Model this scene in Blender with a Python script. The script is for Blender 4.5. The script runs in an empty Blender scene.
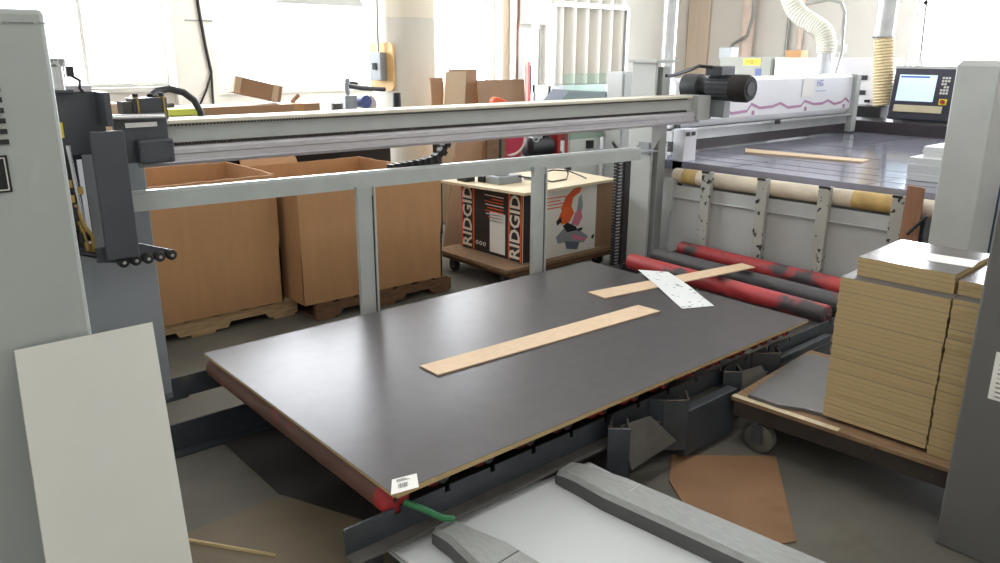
import bpy, bmesh, math, random
from mathutils import Vector, Matrix
R = random.Random(7)
PI = math.pi
C = bpy.context.scene.collection

# ------------------------------------------------------------------ materials
def lin(c):
    return tuple(((v/255)/12.92 if v/255 <= .04045 else ((v/255+.055)/1.055)**2.4) for v in c)
def mat(name, col, rough=.6, metal=0.0, var=.08, scale=5.0, detail=4.0, bump=0.0, spot=None, spot_t=.62, spot_s=9.0,
        stretch=(1, 1, 1), spec=.5, soft=.06, coat=0.0):
    m = bpy.data.materials.new(name); m.use_nodes = True
    n = m.node_tree.nodes; l = m.node_tree.links
    b = n['Principled BSDF']
    b.inputs['Roughness'].default_value = rough; b.inputs['Metallic'].default_value = metal
    b.inputs['Specular IOR Level'].default_value = spec
    b.inputs['Coat Weight'].default_value = coat
    tc = n.new('ShaderNodeTexCoord'); mp = n.new('ShaderNodeMapping'); l.new(tc.outputs['Object'], mp.inputs['Vector'])
    mp.inputs['Scale'].default_value = stretch
    nz = n.new('ShaderNodeTexNoise'); nz.inputs['Scale'].default_value = scale; nz.inputs['Detail'].default_value = detail
    l.new(mp.outputs[0], nz.inputs['Vector'])
    r = n.new('ShaderNodeValToRGB'); c = lin(col)
    r.color_ramp.elements[0].position = .3; r.color_ramp.elements[1].position = .7
    r.color_ramp.elements[0].color = tuple(max(0, v*(1-var)) for v in c)+(1,)
    r.color_ramp.elements[1].color = tuple(min(1, v*(1+var)) for v in c)+(1,)
    l.new(nz.outputs['Fac'], r.inputs['Fac']); out = r.outputs['Color']
    if spot:
        n2 = n.new('ShaderNodeTexNoise'); n2.inputs['Scale'].default_value = spot_s; n2.inputs['Detail'].default_value = 6
        l.new(mp.outputs[0], n2.inputs['Vector'])
        r2 = n.new('ShaderNodeValToRGB'); r2.color_ramp.elements[0].position = spot_t; r2.color_ramp.elements[1].position = spot_t+soft
        l.new(n2.outputs['Fac'], r2.inputs['Fac'])
        mx = n.new('ShaderNodeMix'); mx.data_type = 'RGBA'
        l.new(r2.outputs['Color'], mx.inputs['Factor']); l.new(out, mx.inputs[6]); mx.inputs[7].default_value = lin(spot)+(1,)
        out = mx.outputs[2]
    l.new(out, b.inputs['Base Color'])
    if bump:
        bp = n.new('ShaderNodeBump'); bp.inputs['Strength'].default_value = bump; bp.inputs['Distance'].default_value = .01
        l.new(nz.outputs['Fac'], bp.inputs['Height']); l.new(bp.outputs['Normal'], b.inputs['Normal'])
    return m
def glassy(name, col, alpha, rough=.02):
    m = bpy.data.materials.new(name); m.use_nodes = True
    n = m.node_tree.nodes; l = m.node_tree.links; n.remove(n['Principled BSDF'])
    t = n.new('ShaderNodeBsdfTransparent'); t.inputs[0].default_value = lin(col)+(1,)
    g = n.new('ShaderNodeBsdfGlossy'); g.inputs['Roughness'].default_value = rough
    d = n.new('ShaderNodeMixShader'); d.inputs[0].default_value = alpha
    l.new(t.outputs[0], d.inputs[1]); l.new(g.outputs[0], d.inputs[2]); l.new(d.outputs[0], n['Material Output'].inputs[0])
    return m
def glow(name, col, strength):
    m = bpy.data.materials.new(name); m.use_nodes = True
    b = m.node_tree.nodes['Principled BSDF']
    b.inputs['Base Color'].default_value = lin(col)+(1,); b.inputs['Emission Color'].default_value = lin(col)+(1,)
    b.inputs['Emission Strength'].default_value = strength; b.inputs['Roughness'].default_value = .25
    return m

M = {}
M['floor'] = mat('concrete_floor', (102, 99, 90), .62, var=.25, scale=1.6, detail=8, spot=(86, 80, 70), spot_t=.56, spot_s=2.2, soft=.2, bump=.05)
M['wall'] = mat('painted_wall', (226, 222, 214), .85, var=.03, scale=1.2)
M['wall_right'] = mat('painted_wall_right', (216, 211, 203), .85, var=.04, scale=.8)
M['ceiling'] = mat('ceiling_paint', (220, 218, 212), .9, var=.03)
M['winframe'] = mat('window_frame_paint', (205, 205, 198), .6)
M['glass'] = glassy('window_glass', (250, 252, 255), .06)
M['acrylic'] = glassy('clear_acrylic', (228, 240, 232), .10, .05)
M['laminate'] = mat('dark_brown_laminate', (68, 64, 65), .34, var=.10, scale=14, detail=8, spec=.24)
M['laminate2'] = mat('dark_laminate_offcut', (92, 90, 90), .38, var=.07, scale=10, spec=.5)
M['gloss_laminate'] = mat('glossy_laminate', (96, 90, 86), .16, var=.05, scale=8, spec=.7)
M['particle'] = mat('particleboard_edge', (184, 160, 116), .85, var=.22, scale=420, detail=2)
M['mdf'] = mat('raw_board_face', (204, 178, 146), .75, var=.06, scale=30)
M['lath'] = mat('pale_lath', (206, 184, 138), .7, var=.1, scale=12)
M['plywood'] = mat('plywood_face', (206, 190, 160), .65, var=.10, scale=5, stretch=(1, 8, 1))
M['pine'] = mat('pallet_wood', (182, 152, 112), .8, var=.22, scale=6, stretch=(2, 14, 14), spot=(110, 78, 46), spot_t=.62, spot_s=3, soft=.15)
M['oldwood'] = mat('old_pallet_wood', (108, 78, 54), .85, var=.3, scale=6, stretch=(2, 12, 12))
M['dollywood'] = mat('dolly_deck_wood', (134, 106, 78), .75, var=.25, scale=7, stretch=(10, 2, 10))
M['darkwood'] = mat('dark_dolly_frame', (52, 44, 38), .8, var=.3, scale=9, spot=(120, 112, 100), spot_t=.68, spot_s=12)
M['card'] = mat('cardboard', (174, 131, 90), .85, var=.05, scale=3, stretch=(6, 6, 1))
M['card_in'] = mat('cardboard_inside', (168, 128, 92), .85, var=.06, scale=3)
M['card2'] = mat('light_cardboard', (192, 168, 138), .85, var=.05, scale=3)
M['card3'] = mat('brown_hardboard', (150, 116, 86), .7, var=.06, scale=3)
M['floorcard'] = mat('flattened_cardboard', (140, 106, 76), .8, var=.12, scale=4, spot=(120, 84, 56), spot_t=.6, spot_s=2.5, soft=.2)
M['lgrey'] = mat('light_grey_machine_paint', (176, 179, 176), .45, var=.05, scale=5)
M['cabinet'] = mat('pale_grey_cabinet_paint', (168, 174, 170), .5, var=.04, scale=3)
M['bluegrey'] = mat('blue_grey_rail_paint', (174, 180, 177), .4, var=.07, scale=6)
M['midgrey'] = mat('column_grey_paint', (140, 144, 148), .5, var=.05, scale=4)
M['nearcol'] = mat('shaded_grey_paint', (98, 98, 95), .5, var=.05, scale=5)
M['fence'] = mat('fence_grey_paint', (172, 174, 172), .5, var=.05, scale=4)
M['stake'] = mat('chipped_grey_paint', (166, 166, 158), .5, var=.05, scale=5, spot=(38, 36, 34), spot_t=.61, spot_s=20, soft=.02)
M['darkmetal'] = mat('dark_machine_paint', (68, 70, 75), .45, var=.1, scale=7)
M['steel'] = mat('dark_conveyor_steel', (66, 70, 76), .5, .25, var=.2, scale=7, spot=(104, 98, 86), spot_t=.66, spot_s=5, soft=.15)
M['dustytyre'] = mat('dusty_caster_tyre', (92, 90, 84), .8, var=.35, scale=14)
M['dustysteel'] = mat('dusty_steel', (88, 86, 82), .7, .1, var=.2, scale=9)
M['black'] = mat('black_plastic', (30, 30, 32), .5, var=.15)
M['rubber'] = mat('black_rubber', (38, 37, 36), .75, var=.2)
M['alu'] = mat('extruded_aluminium', (192, 190, 194), .35, .6, var=.14, scale=30, stretch=(.3, 8, 8))
M['cream'] = mat('cream_rail_cap', (220, 214, 194), .5, var=.08, scale=12)
M['chain'] = mat('oily_chain', (70, 64, 60), .5, .5, var=.3, scale=60)
M['chrome'] = mat('bright_steel', (190, 190, 190), .25, .9, var=.1)
M['red'] = mat('worn_red_roller', (168, 56, 58), .4, var=.15, scale=6, spot=(62, 58, 60), spot_t=.52, spot_s=5, soft=.08, stretch=(1, .8, 1))
M['oldred'] = mat('rusty_red_roller', (96, 66, 56), .5, var=.2, scale=8, spot=(150, 52, 48), spot_t=.62, spot_s=6, soft=.1)
M['redonly'] = mat('red_roller_end', (160, 44, 44), .4, var=.15)
M['darkroller'] = mat('worn_dark_roller', (72, 70, 72), .4, var=.12, spot=(150, 44, 44), spot_t=.66, spot_s=4, soft=.06)
M['white'] = mat('white_laminate', (206, 209, 210), .5, var=.02, scale=3)
M['offwhite'] = mat('off_white_board', (202, 203, 196), .55, var=.03, scale=3)
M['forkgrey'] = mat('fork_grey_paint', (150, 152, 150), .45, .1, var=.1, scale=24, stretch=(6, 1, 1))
M['forkside'] = mat('fork_dark_grey', (84, 84, 84), .55, var=.1, scale=10)
M['paper'] = mat('white_paper', (232, 230, 224), .8, var=.02)
M['ink'] = mat('black_ink', (28, 28, 30), .7)
M['greytext'] = mat('grey_print', (120, 120, 120), .7, spot=(190, 190, 188), spot_t=.5, spot_s=60)
M['orange'] = mat('orange_print', (226, 96, 40), .6)
M['orangetool'] = mat('orange_plastic', (222, 88, 36), .45)
M['pink'] = mat('pink_print', (206, 120, 140), .6)
M['purple'] = mat('mauve_stripe', (176, 130, 164), .5)
M['cartonblack'] = mat('carton_black_print', (40, 32, 30), .6, var=.15)
M['cartonwhite'] = mat('carton_white_print', (222, 218, 208), .6, var=.03)
M['cnc'] = mat('gantry_white_paint', (226, 226, 232), .35, var=.02, scale=2)
M['cncbed'] = mat('lightened_glossy_bed', (132, 132, 146), .12, var=.1, scale=3, spec=.6)  # bluish grey lifted to stand in for the window reflection
M['cncdark'] = mat('dark_bed_side', (58, 52, 56), .5, var=.2)
M['tube'] = mat('taped_cardboard_tube', (212, 200, 180), .55, var=.16, scale=6, spot=(190, 160, 96), spot_t=.6, spot_s=3, soft=.12)
M['tubetape'] = mat('yellowed_tape', (188, 158, 98), .5, var=.2, scale=12)
M['plankbrown'] = mat('brown_plank', (140, 100, 74), .75, var=.15, scale=8, stretch=(6, 6, 1))
M['bag'] = mat('filter_bag_cloth', (226, 220, 208), .9, var=.05, scale=2)
M['galv'] = mat('galvanised_duct', (206, 208, 210), .35, .55, var=.12, scale=5)
M['flex'] = mat('flexible_duct_cloth', (206, 204, 190), .6, var=.06)
M['bellows'] = mat('tan_bellows', (228, 210, 170), .6, var=.06)
M['concrete_col'] = mat('round_column_paint', (208, 205, 194), .7, var=.04, scale=2)
M['concrete_top'] = mat('round_column_cream', (226, 218, 200), .7, var=.03, scale=2)
M['osb'] = mat('varnished_ply_plaque', (206, 168, 112), .5, var=.08, scale=12)
M['switch'] = mat('grey_switch_box', (140, 146, 150), .4)
M['eleccab'] = mat('grey_electrical_cabinet', (138, 140, 132), .5, var=.03)
M['yellow'] = mat('yellow_sticker', (224, 198, 60), .6)
M['greenyellow'] = mat('lime_plastic', (190, 200, 84), .5)
M['green'] = mat('green_strap', (34, 110, 66), .5)
M['blue'] = mat('blue_machine_paint', (70, 86, 140), .5, var=.15)
M['paleblue'] = mat('pale_blue_print', (150, 158, 200), .5)
M['bluebin'] = mat('dark_blue_plastic', (52, 62, 92), .5)
M['strip'] = mat('pale_drawer_strip', (198, 188, 158), .6)
M['navy'] = mat('navy_panel_face', (46, 46, 60), .4, var=.05)
M['screen'] = glow('lit_screen', (186, 206, 222), .75)
M['screenbar'] = glow('screen_title_bar', (70, 92, 160), .5)
M['crimson'] = mat('crimson_plastic', (178, 44, 72), .5)
M['slate'] = mat('slate_blue_cover', (92, 98, 112), .7, var=.08)
M['pinkpipe'] = mat('pale_pink_pipe', (226, 204, 190), .5)
M['whitepipe'] = mat('white_pipe', (232, 230, 222), .5)
M['conduit'] = mat('steel_conduit', (150, 150, 146), .4, .4)
M['tanwall'] = mat('tan_boarding', (208, 190, 170), .8, var=.06, scale=2, stretch=(6, 6, .5))
M['brass'] = mat('brass_fitting', (170, 140, 80), .4, .6)
M['floorplate'] = mat('scuffed_floor_board', (116, 104, 84), .6, var=.12, scale=3, spot=(100, 98, 96), spot_t=.58, spot_s=4, soft=.15)
M['darkplate'] = mat('dark_floor_plate', (46, 42, 38), .7, var=.2, scale=4)
M['cable'] = mat('black_cable', (26, 26, 28), .5)
M['bench'] = mat('workbench_dark', (70, 64, 60), .7, var=.1)

# ------------------------------------------------------------------ mesh builder
class MB:
    def __init__(s, m=None):
        s.bm = bmesh.new(); s.M = m or Matrix(); s.mi = 0
    def _v(s, p): return s.bm.verts.new(s.M @ Vector(p))
    def _f(s, vs):
        try:
            f = s.bm.faces.new(vs); f.material_index = s.mi; return f
        except ValueError: return None
    def box(s, x0, x1, y0, y1, z0, z1):
        v = [s._v((x, y, z)) for z in (z0, z1) for y in (y0, y1) for x in (x0, x1)]
        for q in ((0, 2, 3, 1), (4, 5, 7, 6), (0, 1, 5, 4), (2, 6, 7, 3), (0, 4, 6, 2), (1, 3, 7, 5)): s._f([v[i] for i in q])
        return s
    def prism(s, poly, axis, a, b):
        """poly of 2D points extruded along axis: x->(y,z), y->(x,z), z->(x,y)"""
        def P(p, t):
            return {'x': (t, p[0], p[1]), 'y': (p[0], t, p[1]), 'z': (p[0], p[1], t)}[axis]
        A = [s._v(P(p, a)) for p in poly]; B = [s._v(P(p, b)) for p in poly]; n = len(poly)
        s._f(A[::-1]); s._f(B)
        for i in range(n): s._f([A[i], A[(i+1) % n], B[(i+1) % n], B[i]])
        return s
    def loft(s, rings, cap=True):
        vs = [[s._v(p) for p in r] for r in rings]; n = len(rings[0])
        for a, b in zip(vs, vs[1:]):
            for i in range(n): s._f([a[i], a[(i+1) % n], b[(i+1) % n], b[i]])
        if cap: s._f(vs[0][::-1]); s._f(vs[-1])
        return s
    def tube(s, pts, r, n=10, cap=True):
        pts = [Vector(p) for p in pts]; rs = r if isinstance(r, (list, tuple)) else [r]*len(pts); rings = []; u = None
        for i, p in enumerate(pts):
            t = (pts[min(i+1, len(pts)-1)]-pts[max(i-1, 0)]).normalized()
            if u is None: u = t.orthogonal().normalized()
            u = (u-t*u.dot(t)).normalized(); w = t.cross(u)
            rings.append([p+(u*math.cos(2*PI*k/n)+w*math.sin(2*PI*k/n))*rs[i] for k in range(n)])
        return s.loft(rings, cap)
    def cyl(s, p0, p1, r, n=20): return s.tube([p0, p1], r, n)
    def ring(s, c, axis, R1, r, n=20, k=8):
        c = Vector(c); a = Vector(axis).normalized(); u = a.orthogonal().normalized(); w = a.cross(u); rings = []
        for i in range(n):
            d = u*math.cos(2*PI*i/n)+w*math.sin(2*PI*i/n)
            rings.append([c+d*(R1+r*math.cos(2*PI*j/k))+a*r*math.sin(2*PI*j/k) for j in range(k)])
        vs = [[s._v(p) for p in q] for q in rings]
        for i in range(n):
            A, B = vs[i], vs[(i+1) % n]
            for j in range(k): s._f([A[j], A[(j+1) % k], B[(j+1) % k], B[j]])
        return s
    def ball(s, c, r, sc=(1, 1, 1), n=14):
        rings = [[(c[0]+r*sc[0]*math.sin(t)*math.cos(2*PI*k/n), c[1]+r*sc[1]*math.sin(t)*math.sin(2*PI*k/n), c[2]+r*sc[2]*math.cos(t)) for k in range(n)]
                 for t in [PI*(i+.05)/(n//2+.1)*1.0 for i in range(n//2+1)]]
        return s.loft(rings)
    def bar(s, p0, p1, w, h):
        """rectangular bar from p0 to p1"""
        p0, p1 = Vector(p0), Vector(p1); t = (p1-p0).normalized(); up = Vector((0, 0, 1))
        if abs(t.z) > .95: up = Vector((0, 1, 0))
        u = t.cross(up).normalized(); v = u.cross(t)
        return s.loft([[p+u*a*w/2+v*b*h/2 for a, b in ((-1, -1), (1, -1), (1, 1), (-1, 1))] for p in (p0, p1)])
    def quad(s, a, b, c, d): s._f([s._v(p) for p in (a, b, c, d)]); return s
    def slab(s, a, b, c, d, t, nrm=(0, 0, 1)):
        n = Vector(nrm)*t; lo = [Vector(p) for p in (a, b, c, d)]
        return s.loft([lo, [p+n for p in lo]])
    def mesh(s, name, mats, off=None, bevel=0, smooth=False):
        bm = s.bm; bmesh.ops.recalc_face_normals(bm, faces=bm.faces)
        if off is not None: bmesh.ops.translate(bm, verts=bm.verts, vec=-Vector(off))
        me = bpy.data.meshes.new(name); bm.to_mesh(me); bm.free()
        for m in (mats if isinstance(mats, (list, tuple)) else [mats]): me.materials.append(M[m] if isinstance(m, str) else m)
        if smooth:
            me.shade_smooth()
            me.set_sharp_from_angle(angle=math.radians(40))
        return me
    def bounds(s):
        vs = [v.co for v in s.bm.verts]
        return [(min(v[i] for v in vs), max(v[i] for v in vs)) for i in range(3)]

OFF = {}
def tag(o, label, cat, group=None):
    o['label'] = label; o['category'] = cat
    if group: o['group'] = group
    return o
def thing(name, label, cat, loc, group=None):
    o = bpy.data.objects.new(name, None); C.objects.link(o); o.location = loc; o.empty_display_size = .1
    OFF[o.name] = Vector(loc); return tag(o, label, cat, group)
def addbevel(o, bevel):
    if bevel:
        b = o.modifiers.new('bevel', 'BEVEL'); b.width = bevel; b.segments = 2; b.limit_method = 'ANGLE'; b.angle_limit = math.radians(50)
def part(mb, name, m, parent, label=None, bevel=0, smooth=False):
    off = OFF[parent.name]
    o = bpy.data.objects.new(name, mb.mesh(name, m, off, smooth=smooth)); C.objects.link(o); o.parent = parent
    if parent.type == 'MESH' and parent.parent is None: pass
    OFF[o.name] = off
    if label: o['label'] = label
    addbevel(o, bevel); return o
def single(mb, name, m, label, cat, group=None, bevel=0, smooth=False):
    b = mb.bounds(); loc = ((b[0][0]+b[0][1])/2, (b[1][0]+b[1][1])/2, b[2][0])
    o = bpy.data.objects.new(name, mb.mesh(name, m, loc, smooth=smooth)); C.objects.link(o); o.location = loc
    OFF[o.name] = Vector(loc); addbevel(o, bevel); return tag(o, label, cat, group)
def struct(mb, name, m, parent=None, bevel=0):
    o = bpy.data.objects.new(name, mb.mesh(name, m)); C.objects.link(o)
    OFF[o.name] = Vector((0, 0, 0))
    if parent: o.parent = parent
    else: o['kind'] = 'structure'
    addbevel(o, bevel); return o
def text_mesh(body, size, mtx, depth=.0006, cx=1.0):
    cu = bpy.data.curves.new('lettering', 'FONT'); cu.body = body; cu.size = size; cu.extrude = depth; cu.align_x = 'CENTER'; cu.align_y = 'CENTER'
    cu.resolution_u = 2; cu.offset = size*.02
    ob = bpy.data.objects.new('tmp', cu); C.objects.link(ob)
    dg = bpy.context.evaluated_depsgraph_get(); me = bpy.data.meshes.new_from_object(ob.evaluated_get(dg))
    bpy.data.objects.remove(ob); bpy.data.curves.remove(cu)
    mb = MB(); mb.bm.from_mesh(me); bpy.data.meshes.remove(me)
    bmesh.ops.transform(mb.bm, matrix=mtx @ Matrix.Diagonal((cx, 1, 1, 1)), verts=mb.bm.verts)
    return mb
def frame(origin, ex, ey):
    ex = Vector(ex).normalized(); ey = Vector(ey).normalized(); ez = ex.cross(ey); m = Matrix.Identity(4)
    for i, v in enumerate((ex, ey, ez)):
        for j in range(3): m[j][i] = v[j]
    for j in range(3): m[j][3] = origin[j]
    return m
def rotz(c, deg): return Matrix.Translation(Vector(c)) @ Matrix.Rotation(math.radians(deg), 4, 'Z')
ORD = ['topmost', 'second', 'third', 'fourth', 'fifth', 'sixth', 'seventh', 'eighth', 'ninth', 'tenth', 'eleventh', 'twelfth', 'thirteenth', 'fourteenth',
       'fifteenth', 'sixteenth', 'seventeenth', 'eighteenth', 'nineteenth', 'twentieth', 'twenty-first', 'twenty-second', 'twenty-third', 'twenty-fourth',
       'twenty-fifth', 'twenty-sixth', 'twenty-seventh', 'twenty-eighth', 'twenty-ninth', 'thirtieth', 'thirty-first', 'thirty-second', 'thirty-third',
       'thirty-fourth', 'thirty-fifth', 'thirty-sixth', 'thirty-seventh', 'thirty-eighth']

# ------------------------------------------------------------------ camera (stands 1.7 m above the floor)
f_px, pitch, yaw, roll = 780.0, math.radians(16.4), math.radians(49.0), math.radians(.3)
fw = Vector((math.cos(yaw)*math.cos(pitch), math.sin(yaw)*math.cos(pitch), -math.sin(pitch)))
rt = Vector((math.sin(yaw), -math.cos(yaw), 0)); up = rt.cross(fw)
rt, up = rt*math.cos(roll)+up*math.sin(roll), up*math.cos(roll)-rt*math.sin(roll)
cam = bpy.data.cameras.new('camera'); cam.sensor_width = 36; cam.lens = f_px/1000*36; cam.clip_start = .05
co = bpy.data.objects.new('camera', cam); C.objects.link(co)
mw = Matrix.Identity(4)
for i, v in enumerate((rt, up, -fw)):
    for j in range(3): mw[j][i] = v[j]
mw.translation = (0, 0, 1.7); co.matrix_world = mw
bpy.context.scene.camera = co

# ------------------------------------------------------------------ room shell
X0, X1, Y0, Y1, ZC = -4.0, 13.0, -4.0, 9.5, 4.6
struct(MB().box(X0, X1+.3, Y0, Y1+.3, -.1, 0), 'floor', 'floor')
struct(MB().box(X0, X1+.3, Y0, Y1+.3, ZC, ZC+.1), 'ceiling', 'ceiling')
struct(MB().box(X0-.2, X0, Y0, Y1, 0, ZC), 'wall_left', 'wall')
struct(MB().box(X0, X1, Y0-.2, Y0, 0, ZC), 'wall_front', 'wall')
def wall_with_holes(axis, pos, th, a0, a1, holes, name, m):
    mb = MB(); a = a0
    def bx(u0, u1, z0, z1):
        if axis == 'y': mb.box(u0, u1, pos, pos+th, z0, z1)
        else: mb.box(pos, pos+th, u0, u1, z0, z1)
    for (h0, h1, z0, z1) in sorted(holes):
        bx(a, h0, 0, ZC); bx(h0, h1, z1, ZC)
        if z0 > 0: bx(h0, h1, 0, z0)
        a = h1
    bx(a, a1, 0, ZC); return struct(mb, name, m)
wins = [(.55, 3.22, 1.30, 3.7), (3.75, 6.2, 1.24, 3.7), (6.55, 8.05, 1.22, 3.7)]
wall_with_holes('y', Y1, .3, X0, X1+.3, wins+[(8.62, 9.2, 0, 2.12)], 'wall_back', 'wall')
wall_with_holes('x', X1, .3, Y0, Y1, [(.8, 5.35, 1.25, 3.9)], 'wall_right', 'wall_right')
def window(n, axis, pos, a0, a1, z0, z1, mull):
    fr = MB(); s_ = .05
    def bx(mb, u0, u1, p0, p1, w0, w1):
        if axis == 'y': mb.box(u0, u1, p0, p1, w0, w1)
        else: mb.box(p0, p1, u0, u1, w0, w1)
    bx(fr, a0, a0+s_, pos+.08, pos+.16, z0, z1); bx(fr, a1-s_, a1, pos+.08, pos+.16, z0, z1)
    bx(fr, a0+s_, a1-s_, pos+.08, pos+.16, z0, z0+s_); bx(fr, a0+s_, a1-s_, pos+.08, pos+.16, z1-s_, z1)
    for u in mull: bx(fr, u-.02, u+.02, pos+.08, pos+.16, z0+s_, z1-s_)
    o = struct(fr, 'window_%d' % n, 'winframe')
    p = MB(); bx(p, a0+s_, a1-s_, pos+.115, pos+.125, z0+s_, z1-s_); struct(p, 'pane', 'glass', o)
    sl = MB(); bx(sl, a0-.05, a1+.05, pos-.06, pos+.10, z0-.05, z0); struct(sl, 'window_sill', 'winframe', o)
window(1, 'y', Y1, *wins[0], (2.36,))
window(2, 'y', Y1, *wins[1], (4.98,))
window(3, 'y', Y1, *wins[2], (7.3,))
window(4, 'x', X1, .8, 5.35, 1.25, 3.9, (2.3, 3.8))
d = struct(MB().box(8.62, 8.68, Y1+.05, Y1+.15, 0, 2.12).box(9.14, 9.2, Y1+.05, Y1+.15, 0, 2.12).box(8.68, 9.14, Y1+.05, Y1+.15, 2.06, 2.12), 'door_1', 'winframe')
struct(MB().box(8.69, 9.13, Y1+.08, Y1+.12, .02, 2.05), 'door_leaf', 'white', d)
struct(MB().cyl((8.74, Y1+.07, 1.0), (8.74, Y1+.0, 1.0), .02, 10), 'door_handle', 'chrome', d)
struct(MB().box(8.52, 8.62, Y1-.03, Y1, 0, 2.2).box(9.2, 9.3, Y1-.03, Y1, 0, 2.2).box(8.62, 9.2, Y1-.03, Y1, 2.12, 2.2), 'trim_1', 'winframe')
struct(MB().box(8.12, 8.42, Y1-.18, Y1, 0, ZC), 'wall_pier', 'tanwall')
t_ = MB()
for i in range(2): t_.box(X1-.05, X1-.002, 9.0+i*.24, 9.238+i*.24, 0, ZC)
struct(t_, 'trim_2', 'tanwall')
struct(MB().box(3.24, 3.72, Y1-.12, Y1, 0, ZC), 'trim_3', 'wall')
struct(MB().box(X0, 8.1, Y1-.02, Y1, 0, .12), 'baseboard_back', 'conduit')
# round column
pil = bpy.data.objects.new('wall_column', MB().cyl((5.12, 7.55, 0), (5.12, 7.55, 2.05), .35, 40).mesh('wall_column', 'concrete_col', smooth=True)); C.objects.link(pil); pil['kind'] = 'structure'
OFF[pil.name] = Vector((0, 0, 0))
o = bpy.data.objects.new('column_top', MB().cyl((5.12, 7.55, 2.05), (5.12, 7.55, ZC), .35, 40).mesh('column_top', 'concrete_top', smooth=True)); C.objects.link(o); o.parent = pil

# ------------------------------------------------------------------ roller conveyor with laminated sheets
t = thing('roller_conveyor', 'low dark steel roller conveyor with worn red rollers under the big sheets', 'conveyor', (2.6, 2.6, 0))
rl = MB()
# near rail: upright web with shaft slots and an outward foot flange
rx = [1.195+.2*k for k in range(13)]+[4.03, 4.29, 4.60]
edges = [1.0]
poly = [(1.0, .2), (4.75, .2), (4.75, .298)]
for x in reversed(rx):
    poly += [(x+.012, .298), (x+.012, .275), (x-.012, .275), (x-.012, .298)]
poly += [(1.0, .298)]
rl.prism(poly, 'y', 1.868, 1.876)
sr = part(rl, 'side_rail', 'steel', t)
part(MB().box(1.0, 4.75, 1.812, 1.868, .2, .207), 'rail_flange', 'dustysteel', sr)
rl = MB(); rl.prism(poly, 'y', 3.372, 3.38); rl.box(.98, 4.75, 3.38, 3.44, .2, .207)
part(rl, 'side_rail', 'steel', t)
for i, (y0, y1) in enumerate(((1.88, 1.96), (3.28, 3.36))):
    for x in ((1.1, 2.65, 4.45) if i == 0 else (1.6, 2.65, 4.45)):
        part(MB().box(x-.04, x+.04, y0, y1, 0, .2), 'leg', 'steel', t)
for k, x in enumerate(rx):
    m = 'darkroller' if k == 14 else ('oldred' if k == 0 else 'red')
    sk = .06 if k > 12 else 0
    if 0 < k < 13: mb = MB().tube([(x, 1.885, .325), (x, 1.89, .325), (x, 1.935, .325), (x, 1.94, .32), (x, 3.33, .32), (x, 3.34, .32)], [.022, .027, .027, .055, .055, .046], 24)
    else: mb = MB().tube([(x, 1.885, .32), (x, 1.893, .32), (x+sk, 3.33, .32), (x+sk, 3.34, .32)], [.046, .055, .055, .046], 28)
    ro = part(mb, 'roller', m, t, smooth=True, label='dark worn conveyor roller' if k == 14 else None)
    part(MB().cyl((x, 1.878, .318), (x, 1.886, .32), .009, 10), 'shaft', 'steel', ro)
    if k == 0: part(MB().tube([(x, 1.88, .32), (x, 1.884, .32), (x, 1.925, .32)], [.046, .0555, .0555], 28), 'roller_end', 'redonly', ro, label='clean red end of the roller', smooth=True)
for y in (1.95, 2.6, 3.28):
    part(MB().box(1.30, 4.7, y-.03, y+.03, .1, .18), 'cross_beam', 'steel', t)
# floor tracks beside the far rail
part(MB().box(.35, 1.45, 3.26, 3.27, 0, .13).box(.35, 1.45, 3.20, 3.26, 0, .008), 'floor_track', 'steel', t)
part(MB().box(1.14, 3.9, 2.15, 3.24, .001, .006), 'base_plate', 'darkplate', t)  # thin dark plate over the floor below the sheets
# bent fork pockets on the near side
def strip(mb, pts, z0, z1, th=.006):
    for a, b in zip(pts, pts[1:]):
        a_, b_ = Vector((a[0], a[1], 0)), Vector((b[0], b[1], 0)); n = (b_-a_).cross(Vector((0, 0, 1))).normalized()*th/2
        mb.loft([[(p.x, p.y, z) for p in (a_-n, b_-n, b_+n, a_+n)] for z in (z0, z1)])
    return mb
for (ax, bx_, oy) in ((2.12, 2.52, 0), (2.95, 3.31, .035)):
    A = [(ax+.11, 1.865), (ax, 1.79+oy), (ax+.06, 1.735+oy), (ax+.12, 1.80+oy)]
    B = [(bx_-.06, 1.865), (bx_-.03, 1.81+oy), (bx_+.05, 1.745+oy), (bx_+.12, 1.81+oy)]
    o = part(strip(MB(), A, .09, .3), 'bent_bracket', 'steel', t)
    part(strip(MB(), A, .3, .303, .008), 'worn_edge', 'chrome', o, label='bare worn steel edge')
    o = part(strip(MB(), B, .07, .3), 'bent_bracket', 'steel', t)
    part(strip(MB(), B, .3, .303, .009), 'worn_edge', 'chrome', o, label='bare worn steel edge')
    mb = MB(); mb.slab((ax+.065, 1.79, .292), (ax+.25, 1.79, .275), (bx_-.01, 1.752, .13), (ax+.085, 1.74, .11), .006, (0, -.9, .3))
    part(mb, 'fork_pocket_ramp', 'dustysteel', t)
for (a, b) in ((2.58, 2.95), (3.36, 3.95)):
    part(MB().box(a, b, 1.748 if a < 3 else 1.815, 1.80 if a < 3 else 1.85, .03, .245), 'side_cover', 'steel', t, bevel=.004)
    part(MB().box(a, b, 1.80 if a < 3 else 1.85, 1.866, .208, .214), 'dusty_ledge', 'dustysteel', t)

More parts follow.
